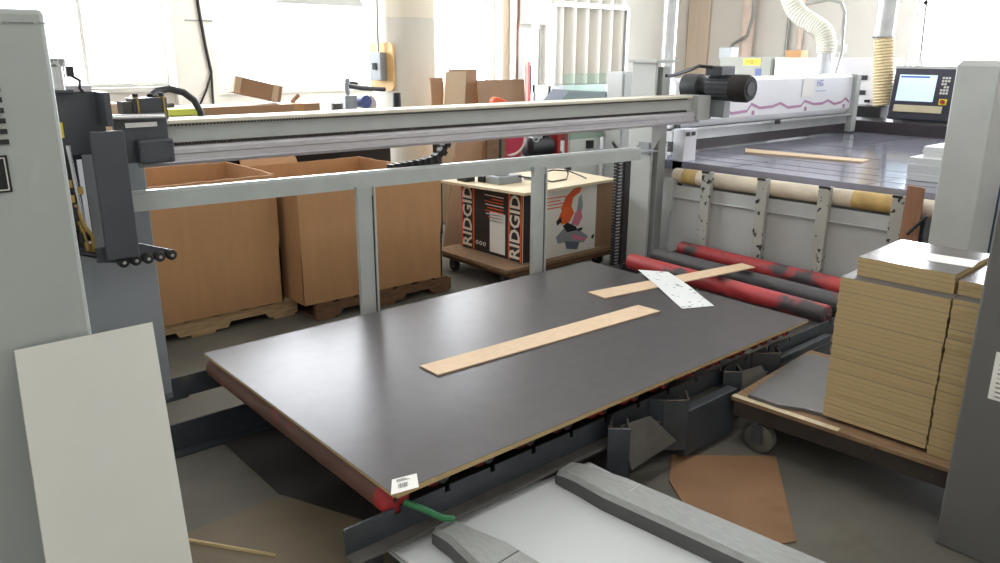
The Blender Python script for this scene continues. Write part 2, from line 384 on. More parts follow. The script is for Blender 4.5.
def lam_sheet(x0, x1, y0, y1, z0, z1, name, label, cat, group=None, top='laminate', rot=0, bottom=True):
    c = ((x0+x1)/2, (y0+y1)/2); m = rotz((c[0], c[1], 0), rot); hx, hy = (x1-x0)/2, (y1-y0)/2
    th = thing(name, label, cat, (c[0], c[1], z0), group)
    part(MB(m).box(-hx, hx, -hy, hy, z0, z1-.0015), 'core', 'particle', th)
    part(MB(m).box(-hx-.0008, hx+.0008, -hy-.0008, hy+.0008, z1-.0015, z1), 'laminate_face', top, th)
    return th
lam_sheet(1.1375, 3.648, 1.803, 3.325, .3878, .400, 'laminated_sheet', 'large dark brown laminated chipboard sheet lying on top of the conveyor pile', 'board', 'big sheets on the conveyor')
lam_sheet(1.15, 3.655, 1.812, 3.33, .3755, .3875, 'laminated_sheet', 'lower dark chipboard sheet directly beneath the big top sheet on the rollers', 'board', 'big sheets on the conveyor', rot=.25)
z = .4005
single(MB().slab((1.782, 2.571, z), (1.783, 2.443, z), (3.169, 2.370, z), (3.160, 2.509, z), .006), 'board_strip', 'mdf', 'long narrow raw board strip lying alone across middle of dark sheet', 'wood strip', 'raw strips on the sheet')
single(MB().slab((3.128, 2.842, z), (3.117, 2.706, z), (4.330, 2.528, z), (4.352, 2.636, z), .006), 'board_strip', 'mdf', 'raw board strip overhanging the far edge of dark sheet onto the red rollers', 'wood strip', 'raw strips on the sheet')
p = MB()
for a, b in (((3.706, 2.958, z+.0062), (3.300, 2.326, z)),):
    L = [Vector((3.706, 2.958, .407)), Vector((3.62, 2.83, .4085)), Vector((3.50, 2.64, .4085)), Vector((3.38, 2.45, .402)), Vector((3.30, 2.326, .401))]
    Rr = [Vector((3.812, 2.81, .407)), Vector((3.745, 2.69, .4085)), Vector((3.65, 2.53, .4085)), Vector((3.545, 2.36, .402)), Vector((3.473, 2.246, .401))]
    p.loft([[l_, r_, r_+Vector((0, 0, .0012)), l_+Vector((0, 0, .0012))] for l_, r_ in zip(L, Rr)])
M['drawing'] = mat('printed_paper', (214, 216, 214), .7, var=.03, spot=(140, 144, 146), spot_t=.62, spot_s=24, soft=.04)
single(p, 'printed_sheet', 'drawing', 'white printed cutting sheet lying over the raw strip at far edge', 'paper')
tg = thing('barcode_label', 'small white barcode sticker on the near corner of the big dark sheet', 'label', (1.195, 1.83, .4005))
part(MB().slab((1.18, 1.873, .4005), (1.262, 1.854, .4005), (1.219, 1.782, .401), (1.128, 1.800, .401), .0012), 'paper', 'paper', tg)
q = MB()
ex = Vector((.082, -.019, 0)).normalized(); ey = Vector((-.04, -.07, 0)).normalized()
for i in range(14):
    c = Vector((1.176, 1.838, .4024))+ex*(.003+i*.0024); w = R.choice((.0006, .0011, .0016))
    q.slab(c, c+ex*w, c+ex*w+ey*.026, c+ey*.026, .0003)
for j in range(3):
    c = Vector((1.188, 1.862, .4024))+ey*j*.006; q.slab(c, c+ex*(.03+.008*j), c+ex*(.03+.008*j)+ey*.002, c+ey*.002, .0003)
part(q, 'barcode', 'ink', tg)
single(MB().tube([(1.2, 1.84, .33), (1.25, 1.80, .30), (1.30, 1.775, .262), (1.34, 1.765, .245)], .011, 8), 'plastic_strap', 'green', 'short green plastic strap poking out below the barcode corner', 'strap', smooth=True)

# floor boards at lower left
single(MB().prism([(.35, 1.55), (.35, 2.60), (1.14, 2.625), (1.30, 2.25), (1.20, 1.4)], 'z', .001, .010), 'floor_board', 'floorplate', 'scuffed brown board lying flat on floor at the conveyor corner', 'board')
single(MB().slab((.715, 2.605, .011), (.74, 2.552, .011), (.945, 2.268, .011), (.915, 2.315, .011), .012), 'wood_lath', 'lath', 'thin pale wood lath lying on the scuffed floor board', 'wood strip')

# ------------------------------------------------------------------ foreground: pallet, white boards, forks
def pallet(name, label, x0, x1, y0, y1, h, wood, group=None):
    t = thing(name, label, 'pallet', ((x0+x1)/2, (y0+y1)/2, 0), group); L = x1-x0; b = .016
    for k in range(3):
        y = y0+k*(y1-y0-.04)/2
        pr = [(x0, b)]
        for f in (.16, .62):
            a0, a1 = x0+f*L, x0+(f+.22)*L
            pr += [(a0, b), (a0+.02, b+.035), (a1-.02, b+.035), (a1, b)]
        pr += [(x1, b), (x1, h-b), (x0, h-b)]
        part(MB().prism(pr, 'y', y, y+.04), 'stringer', wood, t)
    n = 7; w = (L-.0)/n
    for k in range(n):
        j = R.uniform(-.008, .008)
        part(MB().box(x0+k*w+.012+j, x0+(k+1)*w-.03+j, y0+R.uniform(-.008, .004), y1, h-b, h), 'deck_board', wood, t)
    for k in (0, 3, 6):
        part(MB().box(x0+k*w+.01, x0+(k+1)*w-.02, y0, y1, 0, b), 'bottom_board', wood, t)
    return t
pallet('wooden_pallet', 'wooden pallet under the white boards in front of the conveyor', 1.10, 2.02, .55, 1.79, .14, 'pine')
for i, (dx, dy, dz, nm) in enumerate(((0, 0, .140, 'bottom'), (.012, -.012, .1482, 'middle'), (0, 0, .1564, 'topmost'))):
    mb = MB(); x0, x1 = 1.160+dx, 2.055+dx*.6; yf = 1.895+dy
    # front edge slightly wavy, board bent a little up at its middle
    rings = []
    for k in range(13):
        x = x0+(x1-x0)*k/12; zz = dz+(.006*math.sin(PI*k/12) if i == 2 else 0)
        yy = yf+R.uniform(-.003, .003)-.07*(k/12)
        rings.append([(x+.02, .6, zz), (x, yy, zz), (x, yy, zz+.008), (x+.02, .6, zz+.008)])
    mb.loft(rings); single(mb, 'white_board', 'white', '%s white board in the pile beneath the grey forks' % nm, 'board', 'white boards under the forks')
def fork(t, tip, end, w0, w1, zt, name='fork'):
    """tapered pallet fork: narrow sloped tip, folded sides"""
    tip, end = Vector(tip+(0,)), Vector(end+(0,)); d = (end-tip).normalized(); n = Vector((d.y, -d.x, 0)); L = (end-tip).length; rings = []
    for s_, hw, top in ((0, .36, -.034), (.012, .44, -.014), (.05, .48, -.005), (.10, .5, -.002), (.24, 1.0, 0), (L, 1.0, 0)):
        if s_ <= .10: w = w0*(hw/.5)*.5
        else: w = w1/2
        if s_ == .24: w = (w0*.5+(w1/2-w0*.5)*.85)
        p = tip+d*s_; z1_ = zt+top; z0_ = .168
        c = min(.016, w*.35)
        rings.append([p-n*w+Vector((0, 0, z0_)), p-n*w+Vector((0, 0, max(z0_+.002, z1_-c))), p-n*(w-c)+Vector((0, 0, z1_)), p+n*(w-c)+Vector((0, 0, z1_)), p+n*w+Vector((0, 0, max(z0_+.002, z1_-c))), p+n*w+Vector((0, 0, z0_))])
    mb = MB(); mb.loft(rings)
    for f in mb.bm.faces: 
        f.normal_update()
        f.material_index = 0 if abs(f.normal.z) > .35 else 1  # steep faces take a darker grey than the top
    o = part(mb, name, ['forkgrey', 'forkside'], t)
    a = tip+d*.30; part(MB().bar(a-n*(w1/2-.022)+Vector((0, 0, zt+.0005)), a+n*(w1/2-.022 if tip.x < 1.6 else .01)+Vector((0, 0, zt+.0005)), .004, .0015), 'weld_seam', 'alu' if tip.x > 1.6 else 'forkside', o)
    return o
t = thing('pallet_truck', 'grey pallet truck with two tapered forks lying over the white boards', 'pallet truck', (1.7, .8, .165))
fork(t, (1.318, 1.808), (1.40, .50), .105, .165, .236)
fork(t, (1.886, 1.808), (2.035, .50), .12, .165, .236)
part(MB().box(1.26, 2.16, .30, .50, .168, .3), 'fork_yoke', 'forkgrey', t, bevel=.01)

# cardboard on the floor
single(MB().prism([(2.12, 1.28), (2.41, 1.70), (2.59, 1.82), (2.93, 1.52), (2.42, 1.14)], 'z', .001, .006), 'flattened_cardboard', 'floorcard', 'flattened brown cardboard lying on floor in front of the loaded dolly', 'cardboard')

# ------------------------------------------------------------------ dolly with cut panels
t = thing('platform_dolly', 'wooden platform dolly on casters carrying the stacks of cut chipboard panels', 'dolly', (3.3, 1.27, 0))
m = rotz((2.864, 1.724, 0), 4.0)
part(MB(m).box(0, .80, -1.42, 0, .222, .240), 'deck', 'dollywood', t, bevel=.002)
part(MB(m).box(-.001, .032, -.47, .001, .2402, .2412), 'bare_edge_strip', 'plywood', t, label='bare pale strip along the deck edge')
part(MB(m).box(.01, .06, -1.41, -.01, .15, .222).box(.74, .79, -1.41, -.01, .15, .222).box(.06, .74, -.06, -.01, .15, .222).box(.06, .74, -1.41, -1.36, .15, .222), 'frame', 'darkwood', t)
for (cx, cy) in ((.05, -.10), (.72, -.10), (.05, -1.30), (.72, -1.30)):
    fk = part(MB(m).box(cx-.035, cx+.035, cy-.03, cy+.03, .142, .15).box(cx-.035, cx-.03, cy-.05, cy-.0, .05, .142).box(cx+.03, cx+.035, cy-.05, cy-.0, .05, .142), 'caster_fork', 'darkmetal', t)
    part(MB(m).tube([(cx-.024, cy-.03, .067), (cx-.018, cy-.03, .067), (cx+.018, cy-.03, .067), (cx+.024, cy-.03, .067)], [.055, .067, .067, .055], 24), 'wheel', 'dustytyre', fk, smooth=True)
    part(MB(m).cyl((cx-.027, cy-.03, .067), (cx+.027, cy-.03, .067), .03, 16), 'hub', 'dustysteel', fk)
# chipped offcut on the deck
mb = MB(m); out = [(.035, -.06), (.55, -.015), (.70, -.03), (.75, -.3), (.74, -.44), (.09, -.44), (.075, -.30), (.03, -.2)]
mb.prism(out, 'z', .2415, .2562)
single(mb, 'laminated_offcut', 'laminate2', 'dark chipped laminated offcut lying flat on the dolly deck', 'board')
PAN = None
def panel_mesh(sx, sy, th):
    mb = MB(); mb.box(0, sx, -sy, 0, .0004, th-.0005)
    mb.mi = 1; mb.box(0, sx, -sy, 0, th-.0005, th); mb.box(0, sx, -sy, 0, 0, .0004)
    return mb
def panel_stack(ox, oy, rz, sx, sy, z0, n, th, lab, group, topmat='laminate2'):
    mats = ['particle', topmat]; base = None
    for k in range(n):
        dx, dy = R.uniform(-.0025, .0025), R.uniform(-.002, .002)
        if base is None:
            me = panel_mesh(sx, sy, th).mesh('cut_panel', mats)
            base = bpy.data.objects.new('cut_panel', me); o = base
        else: o = base.copy()
        C.objects.link(o); o.location = (ox+dx, oy+dy, z0+k*(th+.0001)); o.rotation_euler = (0, 0, math.radians(rz+R.uniform(-.15, .15)))
        i = n-1-k
        tag(o, lab % ORD[i], 'panel', group)
panel_stack(2.962, 1.354, 2.5, .44, .40, .2568, 32, .0186, '%s panel from the top of the wide chipboard stack on the dolly', 'panels of the wide stack')
panel_stack(2.982, .9475, 2.5, .44, .40, .2405, 33, .0186, '%s panel from the top of the narrow stack behind the tall dark column', 'panels of the narrow stack')
ztop = .2568+32*.0187+.0005
panel_stack(3.03, 1.325, 2.5, .44, .352, ztop, 4, .0186, '%s panel of the small set-back pile crowning the wide stack', 'panels crowning the wide stack', 'gloss_laminate')
panel_stack(3.05, .962, 2.5, .44, .352, .2405+33*.0187+.0005, 3, .018, '%s panel of the small pile crowning the narrow stack', 'panels crowning the narrow stack', 'gloss_laminate')
single(MB(rotz((3.18, 1.11, 0), 8)).box(0, .13, -.14, .06, ztop+.0752, ztop+.0758), 'paper_slip', 'paper', 'white paper slip lying on the glossy top panel of dolly stack', 'paper')

# ------------------------------------------------------------------ near right machine column, near left cabinet, leaning board
t = thing('machine_column', 'dark grey machine column beside the chipboard stack, cut by the frame edge', 'column', (2.95, .5, 0))
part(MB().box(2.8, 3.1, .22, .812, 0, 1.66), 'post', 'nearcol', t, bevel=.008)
lb = part(MB().box(2.797, 2.8, (.50), .735, .60, .765), 'notice', 'paper', t)
mm = frame((2.7965, .66, .735), (0, -1, 0), (0, 0, 1))
for j in range(8):
    part(MB().box(2.796, 2.7972, (.5+R.uniform(0, .05)), .72, .61+j*.016, .615+j*.016), 'print_line', 'greytext', lb)
part(MB().box(2.796, 2.7972, .53, .72, .738, .752), 'print_heading', 'ink', lb)

t = thing('machine_cabinet', 'tall pale grey machine cabinet behind the leaning white board', 'cabinet', (0, 2.7, 0))
part(MB().box(-.55, .512, 2.42, 3.0, 0, 1.80), 'body', 'cabinet', t, bevel=.012)
part(MB().box(-.55, .514, 2.417, 2.42, 1.765, 1.768), 'lid_seam', 'greytext', t)
v = MB()
for j in range(6): v.box(.18, .383, 2.414, 2.42, 1.46+j*.027, 1.473+j*.027)
part(v, 'vent_louvre', 'black', t)
o = part(MB().box(.12, .372, 2.414, 2.42, 1.335, 1.432), 'rating_plate', 'ink', t)
part(MB().box(.13, .366, 2.4125, 2.4145, 1.340, 1.343).box(.13, .366, 2.4125, 2.4145, 1.424, 1.427).box(.363, .366, 2.4125, 2.4145, 1.343, 1.424), 'plate_border', 'winframe', o)
single(MB().slab((.304, 2.385, .905), (.668, 2.385, .905), (.595, 2.0, .002), (.228, 2.0, .002), .016, (0, -.92, .39)), 'laminated_board', 'offwhite', 'off-white laminated panel leaning against the pale grey machine cabinet', 'board')

# ------------------------------------------------------------------ vacuum gantry: far left column, beam, rail, mechanism, right column
t = thing('gantry_foot_column', 'mid grey steel column at the left end of the gantry, before the cartons', 'column', (.9, 4.0, 0))
part(MB().box(.60, 1.142, 3.86, 4.10, 0, 1.30), 'post', 'midgrey', t, bevel=.006)
part(MB().box(.60, .86, 3.855, 3.86, .02, 1.28), 'front_cover', 'midgrey', t)
part(MB().box(.55, 1.2, 3.80, 4.14, 0, .012), 'base_plate', 'steel', t)

def lerp2(a, b, x): return a[1]+(b[1]-a[1])*(x-a[0])/(b[0]-a[0])
BA, BB = (1.0, 3.62), (5.02, 3.47)          # front line of the beam
ang = math.atan2(BB[1]-BA[1], BB[0]-BA[0]); BL = math.hypot(BB[0]-BA[0], BB[1]-BA[1])
bmx = Matrix.Translation((BA[0], BA[1], 0)) @ Matrix.Rotation(ang, 4, 'Z')
t = thing('gantry_beam', 'long pale horizontal gantry beam with cream top and aluminium rack rail', 'beam', (3.0, 3.6, 1.2))
part(MB(bmx).box(0, BL, .02, .17, 1.24, 1.385), 'web', 'lgrey', t)
part(MB(bmx).box(.02, BL-.15, 0.0, .17, 1.385, 1.402), 'cream_cap', 'cream', t, bevel=.003)
al = MB(bmx).prism([(.02, 1.205), (-.02, 1.205), (-.024, 1.218), (-.008, 1.224), (-.008, 1.25), (-.016, 1.256), (-.016, 1.275), (.0, 1.29), (.02, 1.29)], 'x', .05, BL-.08)
part(al, 'aluminium_rail', 'alu', t)
ch = MB(bmx)
for k in range(int((BL-.3)/.016)): ch.box(.1+k*.016, .1+k*.016+.010, -.006, .02, 1.29, 1.302)
part(ch, 'toothed_rack', 'chain', t)['kind'] = 'stuff'
ch = MB(bmx)
for k in range(int((BL-.3)/.016)): ch.box(.1+k*.016, .1+k*.016+.010, -.004, .0, 1.376, 1.384)
part(ch, 'roller_chain', 'chain', t)['kind'] = 'stuff'
part(MB(bmx).box(BL-.12, BL+.02, -.03, .19, 1.225, 1.40), 'end_plate', 'lgrey', t)
part(MB(bmx).box(BL-.55, BL-.12, -.012, .0, 1.225, 1.285), 'bolted_splice', 'alu', t)

RA, RB = (.98, 3.64), (4.36, 3.52)
ang2 = math.atan2(RB[1]-RA[1], RB[0]-RA[0]); RL = math.hypot(RB[0]-RA[0], RB[1]-RA[1])
rmx = Matrix.Translation((RA[0], RA[1], .012)) @ Matrix.Rotation(ang2, 4, 'Z')
rmt = Matrix.Translation((RA[0], RA[1], .012)) @ Matrix.Rotation(ang2, 4, 'Z') @ Matrix.Rotation(math.radians(.6), 4, 'Y')
t = thing('guard_rail', 'blue-grey horizontal guard rail below the gantry beam on two posts', 'rail', (2.5, 3.6, 0))
part(MB(rmt).prism([(0, .998), (.05, .998), (.05, 1.085), (.012, 1.085), (0, 1.072)], 'x', 0, RL), 'rail_bar', 'bluegrey', t)
for s_, lab in ((1.175, 'post'), (2.415, 'post')):
    p_ = part(MB(rmx).box(s_-.052, s_+.040, -.034, -.004, 0, 1.0), 'post', 'bluegrey', t)
    part(MB(rmx).box(s_+.040, s_+.050, -.046, -.004, 0, .995), 'post_flange', 'lgrey', p_)
    part(MB(rmx).box(s_+.034, s_+.040, -.0355, -.034, .1, .95), 'dark_gap', 'black', p_, label='dark slot along the flange')
    part(MB(rmx).box(s_-.09, s_+.09, -.03, .08, 0, .008), 'foot_plate', 'bluegrey', p_)

# lifting carriage at the left end of the beam
t = thing('lifting_carriage', 'dark grey lifting carriage with cover and rollers at left end of gantry beam', 'machine', (.95, 3.55, .86))
part(MB().box(.828, .955, 3.44, 3.47, .855, 1.385), 'front_cover', 'darkmetal', t, bevel=.004)
part(MB().box(.70, .93, 3.60, 3.66, 1.28, 1.535).box(.905, .93, 3.48, 3.60, 1.40, 1.535), 'back_plate', 'darkmetal', t, bevel=.003)
part(MB().box(.63, .835, 3.66, 3.70, .85, 1.45), 'dark_backing', 'steel', t)  # dark sheet closing the gap behind the inner works
part(MB().box(.95, 1.165, 3.55, 3.585, 1.235, 1.44), 'clamp_block', 'darkmetal', t, bevel=.003)
part(MB().box(1.02, 1.165, 3.49, 3.55, 1.235, 1.335), 'gearbox_cover', 'darkmetal', t, bevel=.008)
bo = MB()
for x in (1.035, 1.15):
    for z_ in (1.25, 1.32): bo.cyl((x, 3.49, z_), (x, 3.482, z_), .007, 8)
part(bo, 'cover_bolts', 'steel', t)
part(MB().box(.99, 1.12, 3.543, 3.55, 1.385, 1.405), 'bright_plate', 'chrome', t)
part(MB().tube([(.94, 3.535, 1.43), (1.15, 3.53, 1.425)], .013, 12), 'guide_rod', 'chrome', t, smooth=True)
# roller arm below
part(MB().prism([(.80, .84), (.80, .90), (.955, .905), (1.10, .85), (1.10, .83), (.95, .815)], 'y', 3.50, 3.515), 'roller_arm', 'darkmetal', t)
for k in range(5):
    x = .895+.050*k
    o = part(MB().tube([(x, 3.465, .832), (x, 3.47, .832), (x, 3.495, .832), (x, 3.50, .832)], [.018, .023, .023, .018], 18), 'press_roller', 'rubber', t, smooth=True)
    part(MB().cyl((x, 3.461, .832), (x, 3.47, .832), .008, 10), 'axle', 'chrome', o)
# inner works
part(MB().cyl((.775, 3.53, 1.0), (.76, 3.53, 1.33), .009, 10), 'piston_rod', 'chrome', t, smooth=True)
part(MB().tube([(.785, 3.54, .88), (.765, 3.54, 1.02), (.72, 3.56, 1.10), (.70, 3.58, 1.2)], .012, 8), 'air_hose', 'brass', t, smooth=True)
part(MB().tube([(.70, 3.55, .88), (.73, 3.53, 1.0), (.755, 3.54, 1.1), (.70, 3.56, 1.30)], .014, 8), 'air_hose', 'cable', t, smooth=True)
part(MB().box(.70, .76, 3.52, 3.56, 1.02, 1.08).box(.69, .74, 3.53, 3.57, 1.20, 1.26), 'valve_block', 'black', t)
part(MB().box(.715, .755, 3.52, 3.55, 1.10, 1.13).box(.70, .73, 3.53, 3.55, 1.38, 1.43), 'brass_fitting', 'brass', t)
part(MB().box(.735, .755, 3.54, 3.56, 1.36, 1.42), 'yellow_tag', 'yellow', t)
part(MB().cyl((.775, 3.6, 1.545), (.775, 3.6, 1.635), .028, 18), 'air_cylinder', 'chrome', t, smooth=True)
part(MB().cyl((.775, 3.6, 1.635), (.775, 3.6, 1.665), .036, 18), 'cylinder_cap', 'greytext', t)
part(MB().box(.81, .835, 3.59, 3.61, 1.595, 1.635), 'sensor_plug', 'black', t)
part(MB().tube([(.825, 3.6, 1.6), (.85, 3.58, 1.58), (.845, 3.58, 1.55), (.86, 3.60, 1.535)], .006, 6), 'sensor_cable', 'cable', t, smooth=True)
part(MB().box(.785, .803, 3.53, 3.54, .92, 1.27), 'white_strip', 'cnc', t)
part(MB().box(.72, .77, 3.56, 3.60, .90, .98).box(.75, .80, 3.53, 3.56, .93, .97), 'solenoid', 'black', t)
part(MB().tube([(.80, 3.53, .88), (.80, 3.52, .95), (.775, 3.52, 1.0), (.755, 3.53, 1.09)], .008, 8), 'copper_tube', 'brass', t, smooth=True)
part(MB().box(.73, .755, 3.53, 3.55, 1.16, 1.19).box(.77, .79, 3.52, 3.54, 1.13, 1.16), 'tube_fitting', 'brass', t)
part(MB().tube([(.70, 3.54, .86), (.74, 3.52, .89), (.80, 3.51, .87), (.82, 3.52, .86)], .012, 8), 'drag_hose', 'cable', t, smooth=True)
part(MB().box(.72, .82, 3.57, 3.63, 1.535, 1.545), 'cylinder_base', 'darkmetal', t)
part(MB().box(.80, .90, 3.62, 3.66, 1.535, 1.56), 'top_bracket', 'alu', t)
# valve unit on top of beam
t = thing('valve_unit', 'small dark valve unit sitting on top of the beam beside the carriage', 'valve unit', (1.12, 3.68, 1.40))
part(MB().box(1.06, 1.205, 3.64, 3.74, 1.403, 1.50), 'body', 'darkmetal', t, bevel=.004)
part(MB().box(1.02, 1.06, 3.65, 3.73, 1.403, 1.485), 'end_block', 'dustysteel', t)
for x in (1.075, 1.185):
    part(MB().box(x, x+.008, 3.632, 3.745, 1.403, 1.505), 'clamp_band', 'brass', t)
    part(MB().cyl((x+.004, 3.66, 1.505), (x+.004, 3.66, 1.52), .012, 10), 'knob', 'black', t)
part(MB().cyl((1.20, 3.68, 1.46), (1.245, 3.68, 1.462), .010, 10), 'port', 'dustysteel', t)
part(MB().tube([(1.16, 3.72, 1.50), (1.20, 3.76, 1.522), (1.265, 3.78, 1.53), (1.33, 3.78, 1.512), (1.375, 3.78, 1.475), (1.40, 3.78, 1.42), (1.405, 3.78, 1.25)], .016, 10), 'corrugated_hose', 'cable', t, smooth=True)

# right gantry column
t = thing('gantry_end_column', 'light grey channel column with flat cap carrying the right end of gantry beam', 'column', (4.78, 3.78, 0))
part(MB().box(4.665, 4.69, 3.665, 3.885, 0, 1.63), 'left_flange', 'lgrey', t, bevel=.003)
part(MB().box(4.69, 4.795, 3.82, 3.885, 0, 1.63), 'channel_web', 'midgrey', t)
part(MB().box(4.795, 4.885, 3.70, 3.885, 0, 1.60), 'right_flange', 'lgrey', t, bevel=.003)
part(MB().box(4.885, 4.97, 3.80, 3.885, .0, 1.05), 'outer_plate', 'lgrey', t)
part(MB().box(4.64, 4.91, 3.64, 3.90, 1.63, 1.652), 'cap_plate', 'lgrey', t, bevel=.003)
part(MB().prism([(4.69, 1.0), (4.69, 1.205), (4.86, 1.205)], 'y', 3.668, 3.68), 'gusset', 'lgrey', t)
part(MB().tube([(4.73, 3.80, 1.60), (4.74, 3.78, 1.56), (4.73, 3.79, 1.25)], .008, 6), 'cable', 'cable', t, smooth=True)
part(MB().box(4.36, 4.665, 3.60, 3.72, 1.0, 1.012).prism([(4.46, 1.012), (4.45, 1.07), (4.38, 1.012)], 'y', 3.61, 3.62).box(4.655, 4.665, 3.68, 3.78, .97, 1.06), 'rail_bracket', 'midgrey', t)
# energy chain beside it
t = thing('energy_chain', 'black link cable chain hanging beside the right gantry column', 'cable chain', (4.28, 3.62, .05))
part(MB().box(4.315, 4.375, 3.61, 3.64, .02, .985), 'backing_strip', 'rubber', t)
lk = MB()
for k in range(38): lk.box(4.225, 4.31, 3.615, 3.64, .07+k*.0235, .07+k*.0235+.016)
part(lk, 'side_links', 'black', t)['kind'] = 'stuff'
lk = MB()
for k in range(38): lk.box(4.245, 4.285, 3.609, 3.618, .075+k*.0235, .075+k*.0235+.008)
part(lk, 'cross_bars', 'alu', t)['kind'] = 'stuff'
part(MB().tube([(4.20, 3.64, 1.10), (4.25, 3.64, 1.05), (4.265, 3.632, .98), (4.265, 3.632, .06)], .012, 8), 'inner_cable', 'cable', t, smooth=True)
# second hanging chain under the beam
path = [(2.38, 3.69, 1.072), (2.50, 3.69, 1.078), (2.60, 3.69, 1.083), (2.68, 3.69, 1.095), (2.735, 3.69, 1.12), (2.77, 3.69, 1.16), (2.785, 3.69, 1.20)]
t = thing('energy_chain', 'black cable chain looping from the guard rail up to the beam near the cartons', 'cable chain', (2.6, 3.69, 1.05))
part(MB().tube(path, .021, 8), 'chain_body', 'rubber', t)
lk = MB()
for a, b in zip(path, path[1:]):
    a, b = Vector(a), Vector(b); n = max(1, int((b-a).length/.04))
    for i in range(n):
        c = a.lerp(b, (i+.5)/n); d_ = (b-a).normalized()*.013; lk.bar(c-d_, c+d_, .05, .046)
part(lk, 'chain_links', 'black', t)

# geared motor at the beam end
t = thing('geared_motor', 'black geared electric motor mounted at the right end of the gantry beam', 'motor', (5.1, 3.4, 1.4))
part(MB().cyl((5.12, 3.50, 1.455), (5.12, 3.26, 1.455), .085, 28), 'motor_body', 'darkmetal', t, smooth=True)
o = part(MB().tube([(5.12, 3.30, 1.455), (5.12, 3.19, 1.455), (5.12, 3.165, 1.455)], [.098, .098, .084], 32), 'fan_cowl', 'rubber', t, smooth=True)
part(MB().cyl((5.12, 3.165, 1.455), (5.12, 3.161, 1.455), .05, 20), 'fan_grille', 'black', o)
fn = MB()
for k in range(18):
    a = 2*PI*k/18; c = Vector((5.12, 0, 1.455))+Vector((math.cos(a)*.09, 0, math.sin(a)*.09))
    fn.bar((c.x, 3.50, c.z), (c.x, 3.31, c.z), .006, .006)
part(fn, 'cooling_fins', 'darkmetal', t)
part(MB().box(5.03, 5.21, 3.36, 3.50, 1.54, 1.61), 'terminal_box', 'darkmetal', t, bevel=.008)
part(MB().tube([(5.12, 3.50, 1.455), (5.12, 3.56, 1.455), (5.12, 3.58, 1.455), (5.12, 3.72, 1.455)], [.07, .07, .095, .095], 24), 'gearbox', 'black', t, smooth=True)
part(MB().box(5.03, 5.15, 3.50, 3.66, 1.22, 1.36), 'gear_housing', 'black', t, bevel=.006)
part(MB().box(5.10, 5.18, 3.36, 3.50, 1.24, 1.36), 'limit_box', 'midgrey', t, bevel=.004)
part(MB().tube([(5.05, 3.44, 1.60), (4.95, 3.5, 1.61), (4.75, 3.46, 1.575), (4.55, 3.43, 1.55), (4.47, 3.42, 1.55)], .012, 8), 'motor_cable', 'cable', t, smooth=True)

# upper right column of the gantry
t = thing('gantry_corner_column', 'light grey square column right of the router bed, behind the panel stack', 'column', (4.85, 1.58, 0))
part(MB().loft([[(4.72, 1.47, z_), (4.72, 1.685, z_), (5.05, 1.685, z_), (5.05, 1.47, z_)] for z_ in (0, 1.64)]+[[(4.74, 1.49, 1.67), (4.74, 1.665, 1.67), (5.03, 1.665, 1.67), (5.03, 1.49, 1.67)]]), 'post', 'lgrey', t, bevel=.006)
part(MB().box(4.66, 5.1, 1.42, 1.73, 0, .015), 'base_plate', 'midgrey', t)

# ------------------------------------------------------------------ fence with stakes and taped tube
m = Matrix.Translation((4.80, 3.58, 0)) @ Matrix.Rotation(math.radians(2.5), 4, 'Z')
t = thing('guard_fence', 'grey sheet metal guard fence with chipped upright stakes behind the red rollers', 'fence', (4.85, 2.6, 0))
part(MB(m).box(0, .012, -1.78, -.02, .08, .75), 'sheet_panel', 'fence', t)
for k, y in enumerate((-.30, -.735, -1.165, -1.62)):
    o = part(MB(m).box(-.045, 0.0, y-.075, y, 0, .885), 'stake', 'stake', t, bevel=.002)
    part(MB(m).box(-.046, .001, y-.076+R.uniform(0,.02), y+.001, .872, .886), 'bare_top', 'rubber', o, label='bare dark top edge')
part(MB(m).box(-.02, .0, -1.78, -.02, .66, .665), 'seam_line', 'fence', t)
part(MB(m).box(-.03, .03, -.05, -.0, .55, .80), 'hinge_bracket', 'lgrey', t)
t = thing('taped_tube', 'long taped cardboard tube lying along top of the guard fence', 'tube', (4.87, 2.6, .75))
part(MB(m).cyl((.05, -1.88, .815), (.05, -.02, .815), .056, 28), 'tube_body', 'tube', t, smooth=True)
for (a, b) in ((-.22, -.10), (-1.62, -1.36)):
    part(MB(m).cyl((.05, a, .815), (.05, b, .815), .0575, 28), 'tape_wrap', 'tubetape', t, smooth=True)
part(MB(m).box(.03, .075, -1.80, -1.76, 0, .76).box(.03, .075, -.06, -.02, 0, .76), 'cradle', 'darkmetal', t)
t = thing('wooden_paddle', 'brown wooden paddle plank leaning across the taped tube', 'plank', (4.82, 1.82, .62))
part(MB().slab((4.79, 1.862, .965), (4.79, 1.768, .96), (4.77, 1.755, .60), (4.77, 1.86, .60), .02, (-1, 0, 0)), 'plank', 'plankbrown', t, bevel=.003)
part(MB().cyl((4.735, 1.715, .81), (4.735, 1.81, .685), .009, 8), 'handle', 'black', t)

